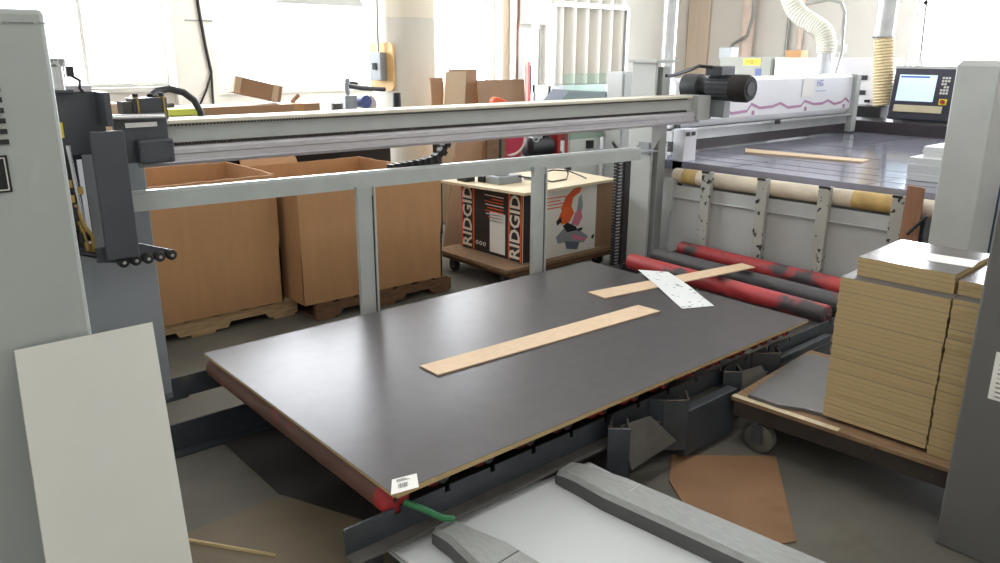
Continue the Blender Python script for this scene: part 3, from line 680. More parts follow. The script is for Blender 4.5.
# ------------------------------------------------------------------ cartons on pallets
def open_carton(name, label, x0, x1, y0, y1, z0, z1, group=None):
    t = thing(name, label, 'carton', ((x0+x1)/2, (y0+y1)/2, z0), group); w = .012
    mb = MB()
    n = 14
    def wall(a, b, bow, inward):
        rings = []
        a, b = Vector(a), Vector(b); d = (b-a); nrm = Vector((d.y, -d.x, 0)).normalized()
        for k in range(n+1):
            s_ = k/n; p = a.lerp(b, s_); o_ = nrm*bow*math.sin(PI*s_)
            zt = z1+R.uniform(-.003, .003)
            q = p-nrm*w
            rings.append([(p.x, p.y, z0), (p.x+o_.x*.6, p.y+o_.y*.6, (z0+z1)/2), (p.x+o_.x, p.y+o_.y, zt), (q.x+o_.x, q.y+o_.y, zt), (q.x+o_.x*.6, q.y+o_.y*.6, (z0+z1)/2), (q.x, q.y, z0)])
        mb.loft(rings)
    wall((x0, y0, 0), (x1, y0, 0), .012, 1)
    wall((x1, y0, 0), (x1, y1, 0), .010, 1)
    wall((x1, y1, 0), (x0, y1, 0), .010, 1)
    wall((x0, y1, 0), (x0, y0, 0), .010, 1)
    mb.box(x0+w, x1-w, y0+w, y1-w, z0, z0+.01)
    part(mb, 'walls', 'card', t)
    return t
pallet('shipping_pallet', 'pale wooden pallet under the left open carton', .98, 2.24, 4.65, 5.5, .12, 'pine', 'pallets under the cartons')
pallet('shipping_pallet', 'dark brown wooden pallet under the right open carton', 2.26, 3.36, 4.42, 5.55, .12, 'oldwood', 'pallets under the cartons')
b = open_carton('open_carton', 'big open brown carton on pale pallet, left of the two large cartons', 1.0, 2.135, 4.62, 5.38, .12, .955, 'large open cartons')
part(MB().slab((2.0, 5.38, .95), (1.55, 5.38, .95), (1.52, 5.52, 1.02), (2.02, 5.50, 1.01), .006), 'back_flap', 'card', b)
b = open_carton('open_carton', 'big open brown carton on dark pallet, right of the two large cartons', 2.185, 3.29, 4.43, 5.52, .12, .885, 'large open cartons')
part(MB().slab((2.30, 5.53, .88), (2.75, 5.53, .88), (2.75, 5.60, .96), (2.32, 5.60, .96), .006), 'back_flap', 'card_in', b)

# ------------------------------------------------------------------ miter saw carton on its cart
t = thing('tool_cart', 'low wooden cart on casters carrying the printed saw carton', 'cart', (4.2, 4.55, 0))
part(MB().box(3.63, 4.90, 4.10, 4.98, .145, .17), 'deck', 'dollywood', t)
part(MB().box(3.68, 3.74, 4.12, 4.95, .10, .145).box(4.78, 4.84, 4.12, 4.95, .10, .145).box(3.74, 4.78, 4.12, 4.16, .10, .145), 'frame', 'oldwood', t)
for (x, y) in ((3.72, 4.84), (3.74, 4.24), (4.76, 4.84), (4.76, 4.24)):
    fk = part(MB().box(x-.03, x+.03, y-.03, y+.03, .092, .10).box(x-.03, x-.025, y-.02, y+.02, .045, .092).box(x+.025, x+.03, y-.02, y+.02, .045, .092), 'caster_fork', 'darkmetal', t)
    part(MB().tube([(x-.018, y, .055), (x-.012, y, .055), (x+.012, y, .055), (x+.018, y, .055)], [.045, .055, .055, .045], 20), 'wheel', 'rubber', fk, smooth=True)
    part(MB().cyl((x-.021, y, .055), (x+.021, y, .055), .024, 14), 'hub', 'chrome', fk)
bx0, bx1, by0, by1, bz0, bz1 = 3.835, 4.70, 4.155, 4.90, .1705, .705
t = thing('saw_carton', 'printed miter saw carton with big white lettering on black bands', 'carton', (4.27, 4.52, bz0))
part(MB().box(bx0, bx1, by0, by1, bz0, bz1), 'box', 'cartonwhite', t, bevel=.004)
XL = bx0-.001
def pl(y0, y1, z0, z1, th=.001): return MB().box(bx0-th, bx0, y0, y1, z0, z1)
part(pl(by0+.005, by1-.005, bz0+.005, bz1-.005, .0006), 'black_face', 'cartonblack', t)
H = bz1-bz0; zc = (bz0+bz1)/2
for y in (by0+.02, by0+.155, by1-.165, by1-.02):
    part(pl(y-.009, y+.009, bz0+.01, bz1-.01, .0012), 'orange_band', 'orange', t)
for y in (by0+.085, by1-.092):
    part(text_mesh('RIDGID', .158, frame((bx0-.0016, y, zc), (0, 0, 1), (0, 1, 0)), cx=.94), 'lettering', 'cartonwhite', t)
part(pl(by0+.20, by0+.38, bz0+.03, bz0+.345, .0014), 'blank_patch', 'paper', t, label='blank white panel on the black side')
for j in range(9):
    w = R.uniform(.12, .24); part(pl(by0+.22, by0+.22+w, bz1-.06-j*.024, bz1-.068-j*.024, .0014), 'small_print', 'orange' if j % 3 else 'cartonwhite', t)
for j in range(3):
    c = (bx0-.0016, by1-.21-j*.045, bz0+.075)
    part(MB().ring(c, (1, 0, 0), .014, .003, 16, 6), 'round_mark', 'cartonwhite', t)
def pf(poly, m, name='picture_patch', th=.0012):
    poly = [(.54+(x-.56)*1.22, .27+(z_-.27)*1.12) for x, z_ in poly]
    part(MB().prism([(bx0+x, bz0+z) for x, z in poly], 'y', by0-th, by0), name, m, t)
part(MB().box(bx0+.002, bx0+.09, by0-.0008, by0, bz0+.005, bz1-.005), 'black_edge', 'cartonblack', t)
part(MB().box(bx0+.09, bx0+.105, by0-.001, by0, bz0+.005, bz1-.005), 'orange_band', 'orange', t)
part(MB().box(bx1-.07, bx1+.0, by0-.0008, by0, bz0+.005, bz1-.005), 'brown_edge', 'card3', t)
for j in range(4): part(MB().box(bx0+.23, bx0+.23+R.uniform(.14, .26), by0-.001, by0, bz1-.07-j*.026, bz1-.062-j*.026), 'small_print', 'orange', t)
# printed picture of a miter saw: arm, guard, motor, table, blade
pf([(.44, .36), (.48, .44), (.55, .49), (.63, .505), (.61, .46), (.55, .43), (.53, .36), (.50, .31)], 'orangetool', 'printed_saw_arm')
pf([(.42, .30), (.46, .37), (.53, .38), (.56, .32), (.52, .26), (.45, .25)], 'orange', 'printed_saw_motor', .0014)
pf([(.54, .24), (.57, .32), (.62, .34), (.64, .28), (.60, .22)], 'pink', 'printed_saw_guard', .0016)
pf([(.40, .17), (.47, .22), (.60, .20), (.70, .13), (.66, .09), (.52, .12), (.42, .12)], 'midgrey', 'printed_saw_table', .0014)
pf([(.48, .13), (.62, .10), (.60, .05), (.50, .07)], 'slate', 'printed_saw_base', .0016)
pf([(.55, .17), (.68, .12), (.67, .10), (.54, .14)], 'pink', 'printed_saw_fence', .0018)
pf([(.58, .30), (.60, .42), (.625, .44), (.64, .36), (.62, .28)], 'midgrey', 'printed_blade', .0013)
pf([(.46, .24), (.50, .26), (.58, .22), (.60, .19), (.50, .19)], 'ink', 'printed_turntable', .0015)
pf([(.40, .28), (.44, .31), (.45, .27), (.41, .25)], 'ink', 'printed_saw_knob', .0016)
pf([(.60, .20), (.645, .205), (.64, .185), (.60, .18)], 'ink', 'printed_clamp', .0018)
pf([(.73, .12), (.755, .14), (.76, .12), (.74, .10)], 'ink', 'printed_accessory')
pf([(.24, .06), (.30, .09), (.32, .07), (.27, .05)], 'ink', 'printed_accessory')
single(MB().box(bx1+.005, 4.87, 4.18, 4.90, .1705, .69), 'brown_carton', 'card3', 'plain dark brown carton standing behind the printed saw carton on the cart', 'carton', bevel=.003)
single(MB().prism([(3.65, 5.0), (3.775, 4.08), (4.80, 4.11), (4.87, 5.02)], 'z', .7055, .727), 'plywood_top', 'plywood', 'pale plywood sheet lying on the printed saw carton', 'board', bevel=.002)
z = .7275
t = thing('power_tool_block', 'grey power tool block lying on the plywood sheet behind the second rail post', 'power tool', (4.0, 4.55, z))
part(MB().box(3.86, 4.10, 4.46, 4.62, z, z+.06), 'block', 'switch', t, bevel=.006)
part(MB().box(3.90, 4.0, 4.50, 4.58, z+.06, z+.11), 'grip', 'lgrey', t, bevel=.008)
part(MB().tube([(4.06, 4.46, z+.05), (4.16, 4.36, z+.03), (4.27, 4.3, z+.006), (4.45, 4.32, z+.006), (4.55, 4.40, z+.03), (4.56, 4.5, z+.2)], .006, 6), 'power_cord', 'cable', t, smooth=True)
single(MB().tube([(4.56, 4.70, z+.006), (4.60, 4.62, z+.03), (4.66, 4.50, z+.03), (4.66, 4.36, z+.006), (4.60, 4.25, z+.006)], .006, 6), 'loose_cable', 'cable', 'loose black cable curling over the plywood sheet', 'cable', smooth=True)
t = thing('battery_charger', 'small black charger with grey cap on the left end of the plywood sheet', 'charger', (3.79, 4.78, z))
part(MB().box(3.75, 3.84, 4.72, 4.84, z, z+.045), 'base', 'black', t, bevel=.005)
part(MB().box(3.77, 3.82, 4.74, 4.80, z+.045, z+.07), 'cap', 'switch', t)
single(MB().box(3.84, 3.90, 4.62, 4.69, z, z+.05), 'black_box', 'black', 'tiny black box between charger and grey tool on the plywood sheet', 'box', bevel=.004)
single(MB().prism([(4.25+.06*math.cos(a*PI/10), 4.52+.06*math.sin(a*PI/10)) for a in range(20)], 'z', z, z+.014), 'sanding_disc', 'switch', 'flat grey disc lying on the plywood sheet right of the post', 'disc')

# ------------------------------------------------------------------ boards, clutter behind the cart
def leaning(name, label, xb0, xb1, yb, xt0, xt1, yt, zb, zt, m, cat='board', group='brown boards leaning at the back', th=.018):
    return single(MB().slab((xb0, yb, zb), (xb1, yb, zb), (xt1, yt, zt), (xt0, yt, zt), th, (0, -1, 0)), name, m, label, cat, group)
leaning('leaning_board', 'wide brown board standing at the back, widest of the leaning boards', 5.40, 6.08, 6.50, 5.40, 6.08, 6.62, 0, 1.41, 'card3')
leaning('leaning_board', 'pale tan board leaning at the back, tilted in front of the brown ones', 4.66, 4.96, 6.38, 4.95, 5.21, 6.56, 0, 1.505, 'card2')
leaning('leaning_board', 'tall brown board with top just above the pale tan board at the back', 5.06, 5.44, 6.60, 5.10, 5.46, 6.70, 0, 1.52, 'card3')
leaning('leaning_board', 'short brown board right beside the round concrete column', 4.88, 5.04, 6.64, 4.88, 5.04, 6.74, 0, 1.44, 'card3')
leaning('leaning_board', 'low brown board leaning behind the saw carton, its left edge slanted', 4.03, 4.40, 5.42, 4.36, 4.70, 5.60, 0, 1.10, 'card3')
leaning('leaning_board', 'reddish brown board leaning next to the crimson reel', 4.44, 4.72, 5.36, 4.62, 4.84, 5.52, 0, .93, 'oldwood')
single(MB().box(3.50, 3.93, 5.62, 6.0, 0, .50), 'white_carton', 'offwhite', 'off-white box on the floor behind the right carton', 'box', bevel=.004)
t = thing('hose_reel', 'crimson reel with a pale rim standing behind the guard rail', 'reel', (5.0, 5.62, .70))
part(MB().cyl((5.03, 5.65, .90), (5.06, 5.75, .90), .15, 28), 'drum', 'crimson', t)
part(MB().ring((5.03, 5.645, .90), (.2, 1, 0), .155, .014, 28, 8), 'rim', 'pinkpipe', t)
part(MB().box(4.94, 5.16, 5.64, 5.76, .70, .78), 'foot', 'crimson', t)
t = thing('steel_trolley', 'low dark trolley holding the reel and tools behind the guard rail', 'trolley', (5.2, 5.7, 0))
part(MB().box(4.90, 5.75, 5.5, 5.95, .66, .70), 'top', 'bench', t)
for x in (4.93, 5.72):
    for y in (5.53, 5.92): part(MB().box(x-.02, x+.02, y-.02, y+.02, 0, .66), 'leg', 'bench', t)
t = thing('portable_compressor', 'black and silver machine heap beside the crimson reel', 'machine', (5.4, 5.65, .70))
part(MB().tube([(5.25, 5.66, .80), (5.27, 5.66, .80), (5.55, 5.66, .80), (5.57, 5.66, .80)], [.07, .1, .1, .07], 20), 'tank', 'black', t, smooth=True)
part(MB().box(5.29, 5.42, 5.60, 5.72, .88, .97), 'pump_head', 'galv', t, bevel=.01)
part(MB().box(5.43, 5.52, 5.60, 5.72, .88, 1.0), 'motor_cover', 'black', t, bevel=.012)
part(MB().ring((5.30, 5.57, .90), (0, 1, 0), .04, .008, 16, 6), 'coiled_hose', 'galv', t)
single(MB().box(5.58, 5.73, 5.55, 5.80, .7005, .95), 'red_case', 'redonly', 'red tool case on the trolley right of the black machine', 'case', bevel=.01)
t = thing('orange_lamp_tool', 'orange hand tool poking up just above the gantry beam', 'tool', (4.2, 4.98, 1.0))
part(MB().prism([(4.40, 1.20), (4.395, 1.31), (4.43, 1.335), (4.52, 1.31), (4.62, 1.26), (4.60, 1.20)], 'y', 5.15, 5.21), 'body', 'orangetool', t, bevel=.008)
part(MB().cyl((4.50, 5.18, .75), (4.50, 5.18, 1.20), .015, 10), 'stem', 'black', t)
part(MB().cyl((4.50, 5.18, .0), (4.50, 5.18, .76), .02, 10).box(4.40, 4.60, 5.08, 5.28, 0, .02), 'stand', 'black', t)
OFF
t = thing('white_tool_cabinet', 'white metal cabinet with a black knob behind the guard rail', 'cabinet', (6.6, 6.0, 0))
part(MB().box(5.79, 6.95, 5.62, 6.10, 0, .97), 'body', 'offwhite', t, bevel=.006)
part(MB().box(5.81, 6.36, 5.605, 5.62, .05, .93), 'door', 'offwhite', t)
dd = part(MB().box(6.38, 6.93, 5.605, 5.62, .05, .93), 'door', 'offwhite', t)
part(MB().box(6.05, 6.13, 5.57, 5.605, .74, .82), 'knob', 'black', dd)

# workbench along the back with what stands on it
t = thing('workbench', 'dark workbench along the back behind the big cartons', 'workbench', (3.0, 6.3, 0))
part(MB().box(1.2, 4.5, 5.95, 6.95, .93, .97), 'top', 'bench', t)
for x in (1.25, 2.85, 4.42):
    for y in (6.0, 6.88): part(MB().box(x-.03, x+.03, y-.03, y+.03, 0, .93), 'leg', 'bench', t)
part(MB().box(1.3, 4.4, 6.85, 6.88, .3, .9), 'back_panel', 'bench', t)
z = .9705
t = thing('long_carton', 'long flat brown carton lying on the workbench just above the gantry beam', 'carton', (2.75, 6.3, z))
part(MB().box(1.85, 3.30, 6.15, 6.55, z, 1.275), 'box', 'card3', t, bevel=.004)
for x in (2.16, 3.06): part(MB().box(x, x+.09, 6.148, 6.552, 1.0, 1.2765), 'tape', 'card', t)
mm = Matrix.Translation((2.93, 6.36, 1.36)) @ Matrix.Rotation(math.radians(-62), 4, 'Z') @ Matrix.Rotation(math.radians(4), 4, 'X') @ Matrix.Rotation(math.radians(0), 4, 'Y')
mm = Matrix.Translation((2.87, 6.35, 1.382)) @ Matrix.Rotation(math.radians(14), 4, 'Y') @ Matrix.Rotation(math.radians(-8), 4, 'Z')
t = thing('tilted_carton', 'small long brown carton tilted on top of the long flat carton', 'carton', (2.92, 6.35, 1.276))
part(MB(mm).box(-.24, .15, -.09, .09, -.065, .065), 'box', 'card3', t, bevel=.003)
part(MB(mm).box(-.242, -.239, -.06, .06, -.05, .05), 'end_label', 'card2', t)
for a_, b_ in ((-.242, -.19), (.07, .12)): part(MB(mm).box(a_, b_, -.092, -.088, -.066, .066), 'tape', 'card2', t)
single(MB().tube([(3.12, 6.3, 1.277), (3.14, 6.3, 1.30), (3.18, 6.29, 1.34)], .018, 8), 'reddish_stick', 'card3', 'short reddish stick poking up on the right end of the long carton', 'stick')
t = thing('lime_bag', 'lime green and white bag behind the black hose on the workbench', 'bag', (2.0, 6.3, z))
part(MB().loft([[(2.05+a*.17, 6.05+b*.07, zz) for a, b in ((-1, -1), (1, -1), (1, 1), (-1, 1))] for zz in (z, 1.22)]+[[(2.05+a*.12, 6.05+b*.04, 1.27) for a, b in ((-1, -1), (1, -1), (1, 1), (-1, 1))]]), 'sack', 'offwhite', t, bevel=.01)
part(MB().box(1.88, 2.22, 5.972, 6.125, 1.235, 1.285), 'lime_flap', 'greenyellow', t, bevel=.008)
single(MB().box(1.32, 1.72, 6.1, 6.5, z, 1.33), 'tan_carton', 'card2', 'tan carton standing on the workbench left end under the window sill', 'carton', bevel=.003)
t = thing('bench_saw', 'small blue and grey miter saw standing on the workbench', 'saw', (3.85, 6.4, z))
part(MB().box(3.62, 4.05, 6.25, 6.6, z, 1.12), 'base', 'switch', t, bevel=.008)
part(MB().box(3.64, 3.76, 6.30, 6.42, 1.12, 1.32), 'grey_housing', 'switch', t, bevel=.01)
part(MB().cyl((3.84, 6.28, 1.26), (3.84, 6.42, 1.26), .058, 20), 'blue_guard', 'blue', t)
part(MB().cyl((3.90, 6.33, 1.23), (3.90, 6.345, 1.23), .08, 28), 'blade', 'chrome', t)
part(MB().tube([(3.70, 6.36, 1.32), (3.69, 6.36, 1.40), (3.70, 6.36, 1.465)], .022, 8), 'upright', 'switch', t)
part(MB().tube([(3.70, 6.36, 1.40), (3.85, 6.35, 1.375), (4.08, 6.34, 1.36)], .02, 8), 'arm', 'darkmetal', t)
part(MB().tube([(3.72, 6.36, 1.43), (3.80, 6.35, 1.42)], .012, 8), 'lever', 'darkmetal', t)
single(MB().cyl((4.18, 6.3, z), (4.18, 6.3, 1.33), .04, 14), 'dark_can', 'black', 'dark can on the workbench right next to the round column', 'can')
single(MB().cyl((3.42+.1, 6.25, z), (3.42+.1, 6.25, 1.26), .05, 14), 'tape_roll', 'dustysteel', 'grey can on the workbench just right of the long carton', 'can')
# column plaque with switch and conduit
dcol = Vector((-.965, -.26, 0)).normalized(); ctr = Vector((5.12, 7.55, 0)); sd = Vector((dcol.y, -dcol.x, 0))
fm = frame(ctr+dcol*.352+Vector((0, 0, 1.54)), -sd, (0, 0, 1))
if (fm.to_3x3() @ Vector((0, 0, 1))).dot(dcol) < 0: fm = frame(ctr+dcol*.352+Vector((0, 0, 1.54)), sd, (0, 0, 1))
t = thing('wall_switch', 'grey switch box on a varnished plywood plaque fixed to the round column', 'switch', ctr+dcol*.352+Vector((0, 0, 1.29)))
rr = []
for cx_, cy_, a0 in ((.11, .20, 0), (-.11, .20, 90), (-.11, -.20, 180), (.11, -.20, 270)):
    for k in range(5): a = math.radians(a0+k*22.5); rr.append((cx_+.05*math.cos(a), cy_+.05*math.sin(a)))
part(MB(fm).prism(rr, 'z', -.02, .012), 'plaque', 'osb', t)
bx_ = part(MB(fm).box(-.09, .07, -.14, .15, .012, .11), 'switch_box', 'switch', t, bevel=.006)
part(MB(fm).box(-.035, .015, -.03, .04, .11, .125), 'rocker', 'ink', bx_)
part(MB(fm).tube([(-.0, .15, .06), (-.0, .4, .06), (.0, 1.2, .04), (0, 2.9, .04)], .012, 8), 'conduit', 'conduit', t)
# cable down the pier between the windows
t = thing('pier_cable', 'black cable running down the wall pier and splitting in two', 'cable', (3.62, 9.35, 1.0))
part(MB().tube([(3.55, 9.36, 4.59), (3.56, 9.36, 2.2), (3.60, 9.36, 1.75), (3.64, 9.36, 1.45)], .018, 8), 'trunk', 'cable', t, smooth=True)
part(MB().tube([(3.64, 9.36, 1.45), (3.56, 9.36, 1.25), (3.42, 9.36, 1.0), (3.40, 9.36, 0)], .012, 8), 'branch', 'cable', t, smooth=True)
part(MB().tube([(3.64, 9.36, 1.45), (3.63, 9.36, 1.2), (3.60, 9.36, 0)], .014, 8), 'branch', 'cable', t, smooth=True)
part(MB().box(3.4, 3.72, 9.365, 9.38, 2.02, 2.035), 'clip', 'conduit', t)
single(MB().cyl((8.28, 9.25, 0), (8.28, 9.25, 4.59), .05, 14), 'white_pipe', 'whitepipe', 'white vertical pipe on the pier left of the back door', 'pipe', smooth=True)
single(MB().tube([(8.42, 9.28, 4.59), (8.42, 9.28, 2.2), (8.38, 9.27, 2.0), (8.38, 9.27, 0)], .022, 8), 'brown_pipe', 'plankbrown', 'thin brown pipe with a kink running down beside the white pipe', 'pipe', smooth=True)
t = thing('folded_rack', 'pale folded rack with a red stripe leaning by the back door', 'rack', (8.45, 9.0, 0))
part(MB().bar((8.36, 9.0, 0), (8.46, 9.15, 1.62), .10, .05), 'frame', 'pinkpipe', t)
part(MB().bar((8.375, 8.955, .4), (8.45, 9.075, 1.55), .03, .02), 'stripe', 'redonly', t)
part(MB().bar((8.56, 8.98, 0), (8.56, 9.15, 1.5), .05, .03), 'side_bar', 'slate', t)

# ------------------------------------------------------------------ dust collector with filter bags
t = thing('dust_collector', 'dust collector frame with pale hanging filter bags at the back', 'dust collector', (6.9, 6.6, 0))
for k in range(6):
    x = 6.44+.205*k
    part(MB().tube([(x, 6.5, 1.34), (x, 6.5, 1.36), (x, 6.5, 2.9), (x, 6.5, 2.93)], [.08, .099, .099, .08], 20), 'filter_bag', 'bag', t, smooth=True)
for x in (6.30, 7.52):
    part(MB().box(x, x+.045, 6.38, 6.44, 0, 2.2), 'upright', 'galv', t)
    part(MB().box(x, x+.045, 6.66, 6.72, 0, 2.2), 'upright', 'galv', t)
part(MB().box(6.345, 7.52, 6.38, 6.42, 2.18, 2.23), 'top_bar', 'galv', t)
part(MB().box(6.30, 7.56, 6.40, 6.70, 1.26, 1.34), 'bag_header', 'galv', t)
part(MB().box(6.30, 7.56, 6.42, 6.68, .5, 1.26), 'hopper', 'lgrey', t)
single(MB().prism([(5.83, .971), (5.85, 1.20), (6.0, 1.325), (6.56, 1.29), (6.70, 1.20), (6.72, .971)], 'y', 5.80, 6.08), 'covered_tool', 'slate', 'slate blue covered bulk on the white cabinet under the filter bags', 'cover', bevel=.02)
t = thing('acrylic_screen', 'clear greenish acrylic screen standing before the filter bags', 'screen', (5.3, 4.9, 0))
part(MB().box(4.98, 5.52, 4.90, 4.906, .95, 1.52), 'acrylic_sheet', 'acrylic', t)
part(MB().box(4.98, 5.0, 4.89, 4.92, 0, .95).box(5.50, 5.52, 4.89, 4.92, 0, .95).box(4.9, 5.6, 4.7, 5.1, 0, .02), 'stand', 'galv', t)
t = thing('grey_side_cabinet', 'pale grey cabinet behind the right gantry column', 'cabinet', (6.42, 5.38, 0))
part(MB().box(6.20, 6.60, 5.28, 5.48, 0, 1.515), 'body', 'lgrey', t, bevel=.006)
part(MB().box(6.22, 6.58, 5.27, 5.28, .1, 1.49), 'door', 'lgrey', t)
single(MB().cyl((7.0, 5.35, 0), (7.0, 5.35, 4.59), .075, 24), 'duct_pipe', 'galv', 'shiny galvanised vertical duct behind the right gantry column', 'duct', smooth=True)

# ------------------------------------------------------------------ router machine
t = thing('router_bed', 'dark glossy router bed with grooves beyond the guard fence', 'machine bed', (7.2, 3.0, 0))
part(MB().box(5.0, 8.4, 1.74, 4.55, .83, .90), 'bed_top', 'cncbed', t, bevel=.003)
g = MB()
for x in (5.22, 5.44, 5.75, 6.3, 6.9, 7.6): g.box(x, x+.010, 1.75, 4.54, .9, .9012)
for y in (2.2, 3.2): g.box(5.01, 8.39, y, y+.008, .9, .9012)
part(g, 'groove_lines', 'cncdark', t)
part(MB().box(5.2, 8.3, 1.85, 4.4, 0, .83), 'base', 'lgrey', t)
part(MB().box(8.4, 8.48, 1.74, 4.62, .6, 1.02).box(6.6, 8.4, 4.55, 4.62, .6, 1.03), 'rear_skirt', 'cncdark', t)
part(MB().box(5.0, 5.16, 3.62, 3.72, 0, 1.14), 'corner_block', 'cnc', t, bevel=.006)
for x in (5.02, 5.09): part(MB().box(x, x+.04, 3.612, 3.62, 1.09, 1.12), 'rubber_buffer', 'black', t)
single(MB().prism([(5.83, 3.60), (6.05, 3.74), (6.16, 2.72), (6.0, 2.70)], 'z', .9015, .912), 'mdf_strip', 'mdf', 'long raw board strip lying across the glossy router bed', 'wood strip')
t = thing('router_gantry', 'white router gantry with mauve zigzag stripe over the glossy bed', 'router gantry', (6.8, 4.1, .9))
gm = Matrix.Translation((5.30, 3.94, 0)) @ Matrix.Rotation(math.radians(-.8), 4, 'Z')
GL = 2.92
part(MB(gm).prism([(0.0, 1.16), (.05, 1.10), (.34, 1.10), (.36, 1.49), (.04, 1.505), (0, 1.47)], 'x', 0, GL), 'cover', 'cnc', t, bevel=.01)
part(MB(gm).box(0, GL, -.03, .02, 1.085, 1.10).box(0, GL, .02, .3, 1.0, 1.085), 'lower_rail', 'galv', t)
part(MB(gm).box(.0, GL, .03, .06, .915, 1.0), 'brush_curtain', 'cncdark', t)
zz = [(.25, 1.205), (.45, 1.20), (.55, 1.24), (.66, 1.245), (.78, 1.195), (1.02, 1.205), (1.08, 1.265), (1.22, 1.225), (1.43, 1.23), (1.56, 1.255), (1.70, 1.21), (1.93, 1.215), (1.99, 1.26), (2.17, 1.225), (2.33, 1.225), (2.44, 1.25), (2.58, 1.21), (2.72, 1.225), (2.80, 1.26), (2.88, 1.22)]
for a, b in zip(zz, zz[1:]):
    pass
zs = MB(gm)
for a, b in zip(zz, zz[1:]):
    zs.slab((a[0], -.002, a[1]-.012), (b[0], -.002, b[1]-.012), (b[0], -.002, b[1]+.012), (a[0], -.002, a[1]+.012), .001, (0, -1, 0))
part(zs, 'zigzag_stripe', 'purple', t)
for x in (1.12, 2.02, 2.78): part(MB(gm).cyl((x, -.004, 1.185), (x, 0, 1.185), .022, 14), 'stripe_dot', 'purple', t)
pp = part(MB(gm).slab((1.92, -.004, 1.30), (2.13, -.004, 1.30), (2.11, -.004, 1.475), (1.93, -.004, 1.475), .001, (0, -1, 0)), 'taped_note', 'paper', t)
part(text_mesh('HG', .085, gm @ frame((2.25, -.004, 1.42), (1, 0, 0), (0, 0, 1))), 'blue_lettering', 'paleblue', t)
part(MB(gm).box(2.18, 2.38, -.004, -.002, 1.345, 1.352), 'blue_underline', 'paleblue', t)
part(MB(gm).box(GL, GL+.09, -.04, .42, .915, 1.50), 'end_plate', 'lgrey', t, bevel=.006)
part(MB(gm).tube([(.05, .02, 1.12), (.05, -.0, 1.12)], .03, 10).box(1.45, 1.52, -.045, -.03, 1.07, 1.11), 'bracket', 'black', t)

ss = [(5.42, 5.93, 1.77, 2.13, .9015, 7, 'lower pile'), (5.55, 5.93, 1.77, 2.10, None, 3, 'upper pile')]
zc_ = .9020
for (a, b, c_, d_, _, n, nm) in ss:
    base = None
    for k in range(n):
        me = MB().box(0, b-a, 0, d_-c_, 0, .0205).mesh('white_cut_panel', 'white') if base is None else None
        if base is None: base = bpy.data.objects.new('white_cut_panel', me); o = base
        else: o = base.copy()
        C.objects.link(o); o.location = (a+R.uniform(-.006, .006), c_+R.uniform(-.006, .006), zc_); zc_ += .0212
        tag(o, '%s white panel in the %s on the router bed' % (ORD[n-1-k], nm), 'panel', 'white panels on the router bed')
# white machine head behind, with bellows duct
t = thing('white_machine_head', 'white machine housing with two dark slots right of the router gantry', 'machine', (9.0, 4.1, 0))
part(MB().box(8.95, 9.5, 3.95, 4.40, 0, 1.655), 'housing', 'cnc', t, bevel=.01)
for z_ in (1.42, 1.26): part(MB().box(8.94, 8.95, 4.09, 4.18, z_, z_+.05), 'dark_slot', 'navy', t)
part(MB().box(8.90, 8.95, 4.03, 4.30, 1.08, 1.16), 'ledge', 'lgrey', t)
part(MB().box(8.90, 8.95, 4.03, 4.07, 1.18, 1.21), 'small_knob', 'ink', t)
part(MB().box(8.64, 8.90, 3.76, 4.02, 1.04, 1.155), 'dark_box', 'ink', t)
part(MB().tube([(8.78, 3.88, 0), (8.78, 3.88, .98), (8.78, 3.88, 1.04)], [.06, .12, .13], 18), 'funnel', 'lgrey', t, smooth=True)
t = thing('bellows_duct', 'tan ribbed bellows under a shiny grey pipe at right of the white housing', 'duct', (8.78, 3.85, 1.15))
pts = []; rs = []
for k in range(46): pts.append((8.78, 3.80+.0020*k, 1.16+.0155*k)); rs.append(.108 if k % 2 else .094)
part(MB().tube(pts, rs, 22), 'bellows', 'bellows', t)
part(MB().cyl((8.78, 3.90, 1.86), (8.78, 3.90, 4.59), .10, 22), 'pipe', 'galv', t, smooth=True)
part(MB().ring((8.78, 3.90, 1.87), (0, 0, 1), .102, .012, 22, 6), 'clamp', 'conduit', t)
# control panel on its pedestal
t = thing('control_console', 'navy control console with lit screen and keypad behind the router bed', 'control panel', (8.9, 3.35, 0))
part(MB().box(8.82, 9.35, 2.6, 3.70, 0, 1.03), 'pedestal', 'cnc', t, bevel=.01)
km = Matrix.Translation((8.60, 3.68, 1.045)) @ Matrix.Rotation(math.radians(8), 4, 'Y')
hd = part(MB(km).box(0, .18, -.66, 0, 0, .52), 'head', 'navy', t, bevel=.012)
part(MB(km).box(.01, .19, -.67, .012, .50, .545), 'head_top', 'lgrey', t)
part(MB(km).box(.18, .45, -.55, -.10, -.02, .30), 'rear_support', 'lgrey', t)
part(MB(km).box(-.004, 0, -.43, -.06, .19, .455), 'screen', 'screen', t)
part(MB(km).box(-.006, -.004, -.36, -.075, .425, .442), 'screen_title_bar', 'screenbar', t)
part(MB(km).box(-.012, 0, -.535, -.06, .08, .15), 'drawer_strip', 'strip', t)
kk = MB(km)
for i in range(3):
    for j in range(6):
        if (i, j) in ((0, 2), (2, 3)): continue
        kk.box(-.005, 0, -.50-i*.028, -.48-i*.028, .27+j*.03, .29+j*.03)
part(kk, 'keypad_keys', 'winframe', t)
e = part(MB(km).box(-.006, 0, -.565, -.49, .165, .225), 'stop_plate', 'yellow', t)
part(MB(km).cyl((-.03, -.528, .195), (-.006, -.528, .195), .02, 14), 'stop_button', 'redonly', e)
t = thing('whip_antenna', 'thin grey pole with conical foot on top of the control console', 'pole', (8.68, 3.48, 1.60))
part(MB().tube([(8.72, 3.47, 1.585), (8.72, 3.47, 1.61), (8.72, 3.47, 1.68)], [.05, .035, .012], 12), 'foot', 'galv', t)
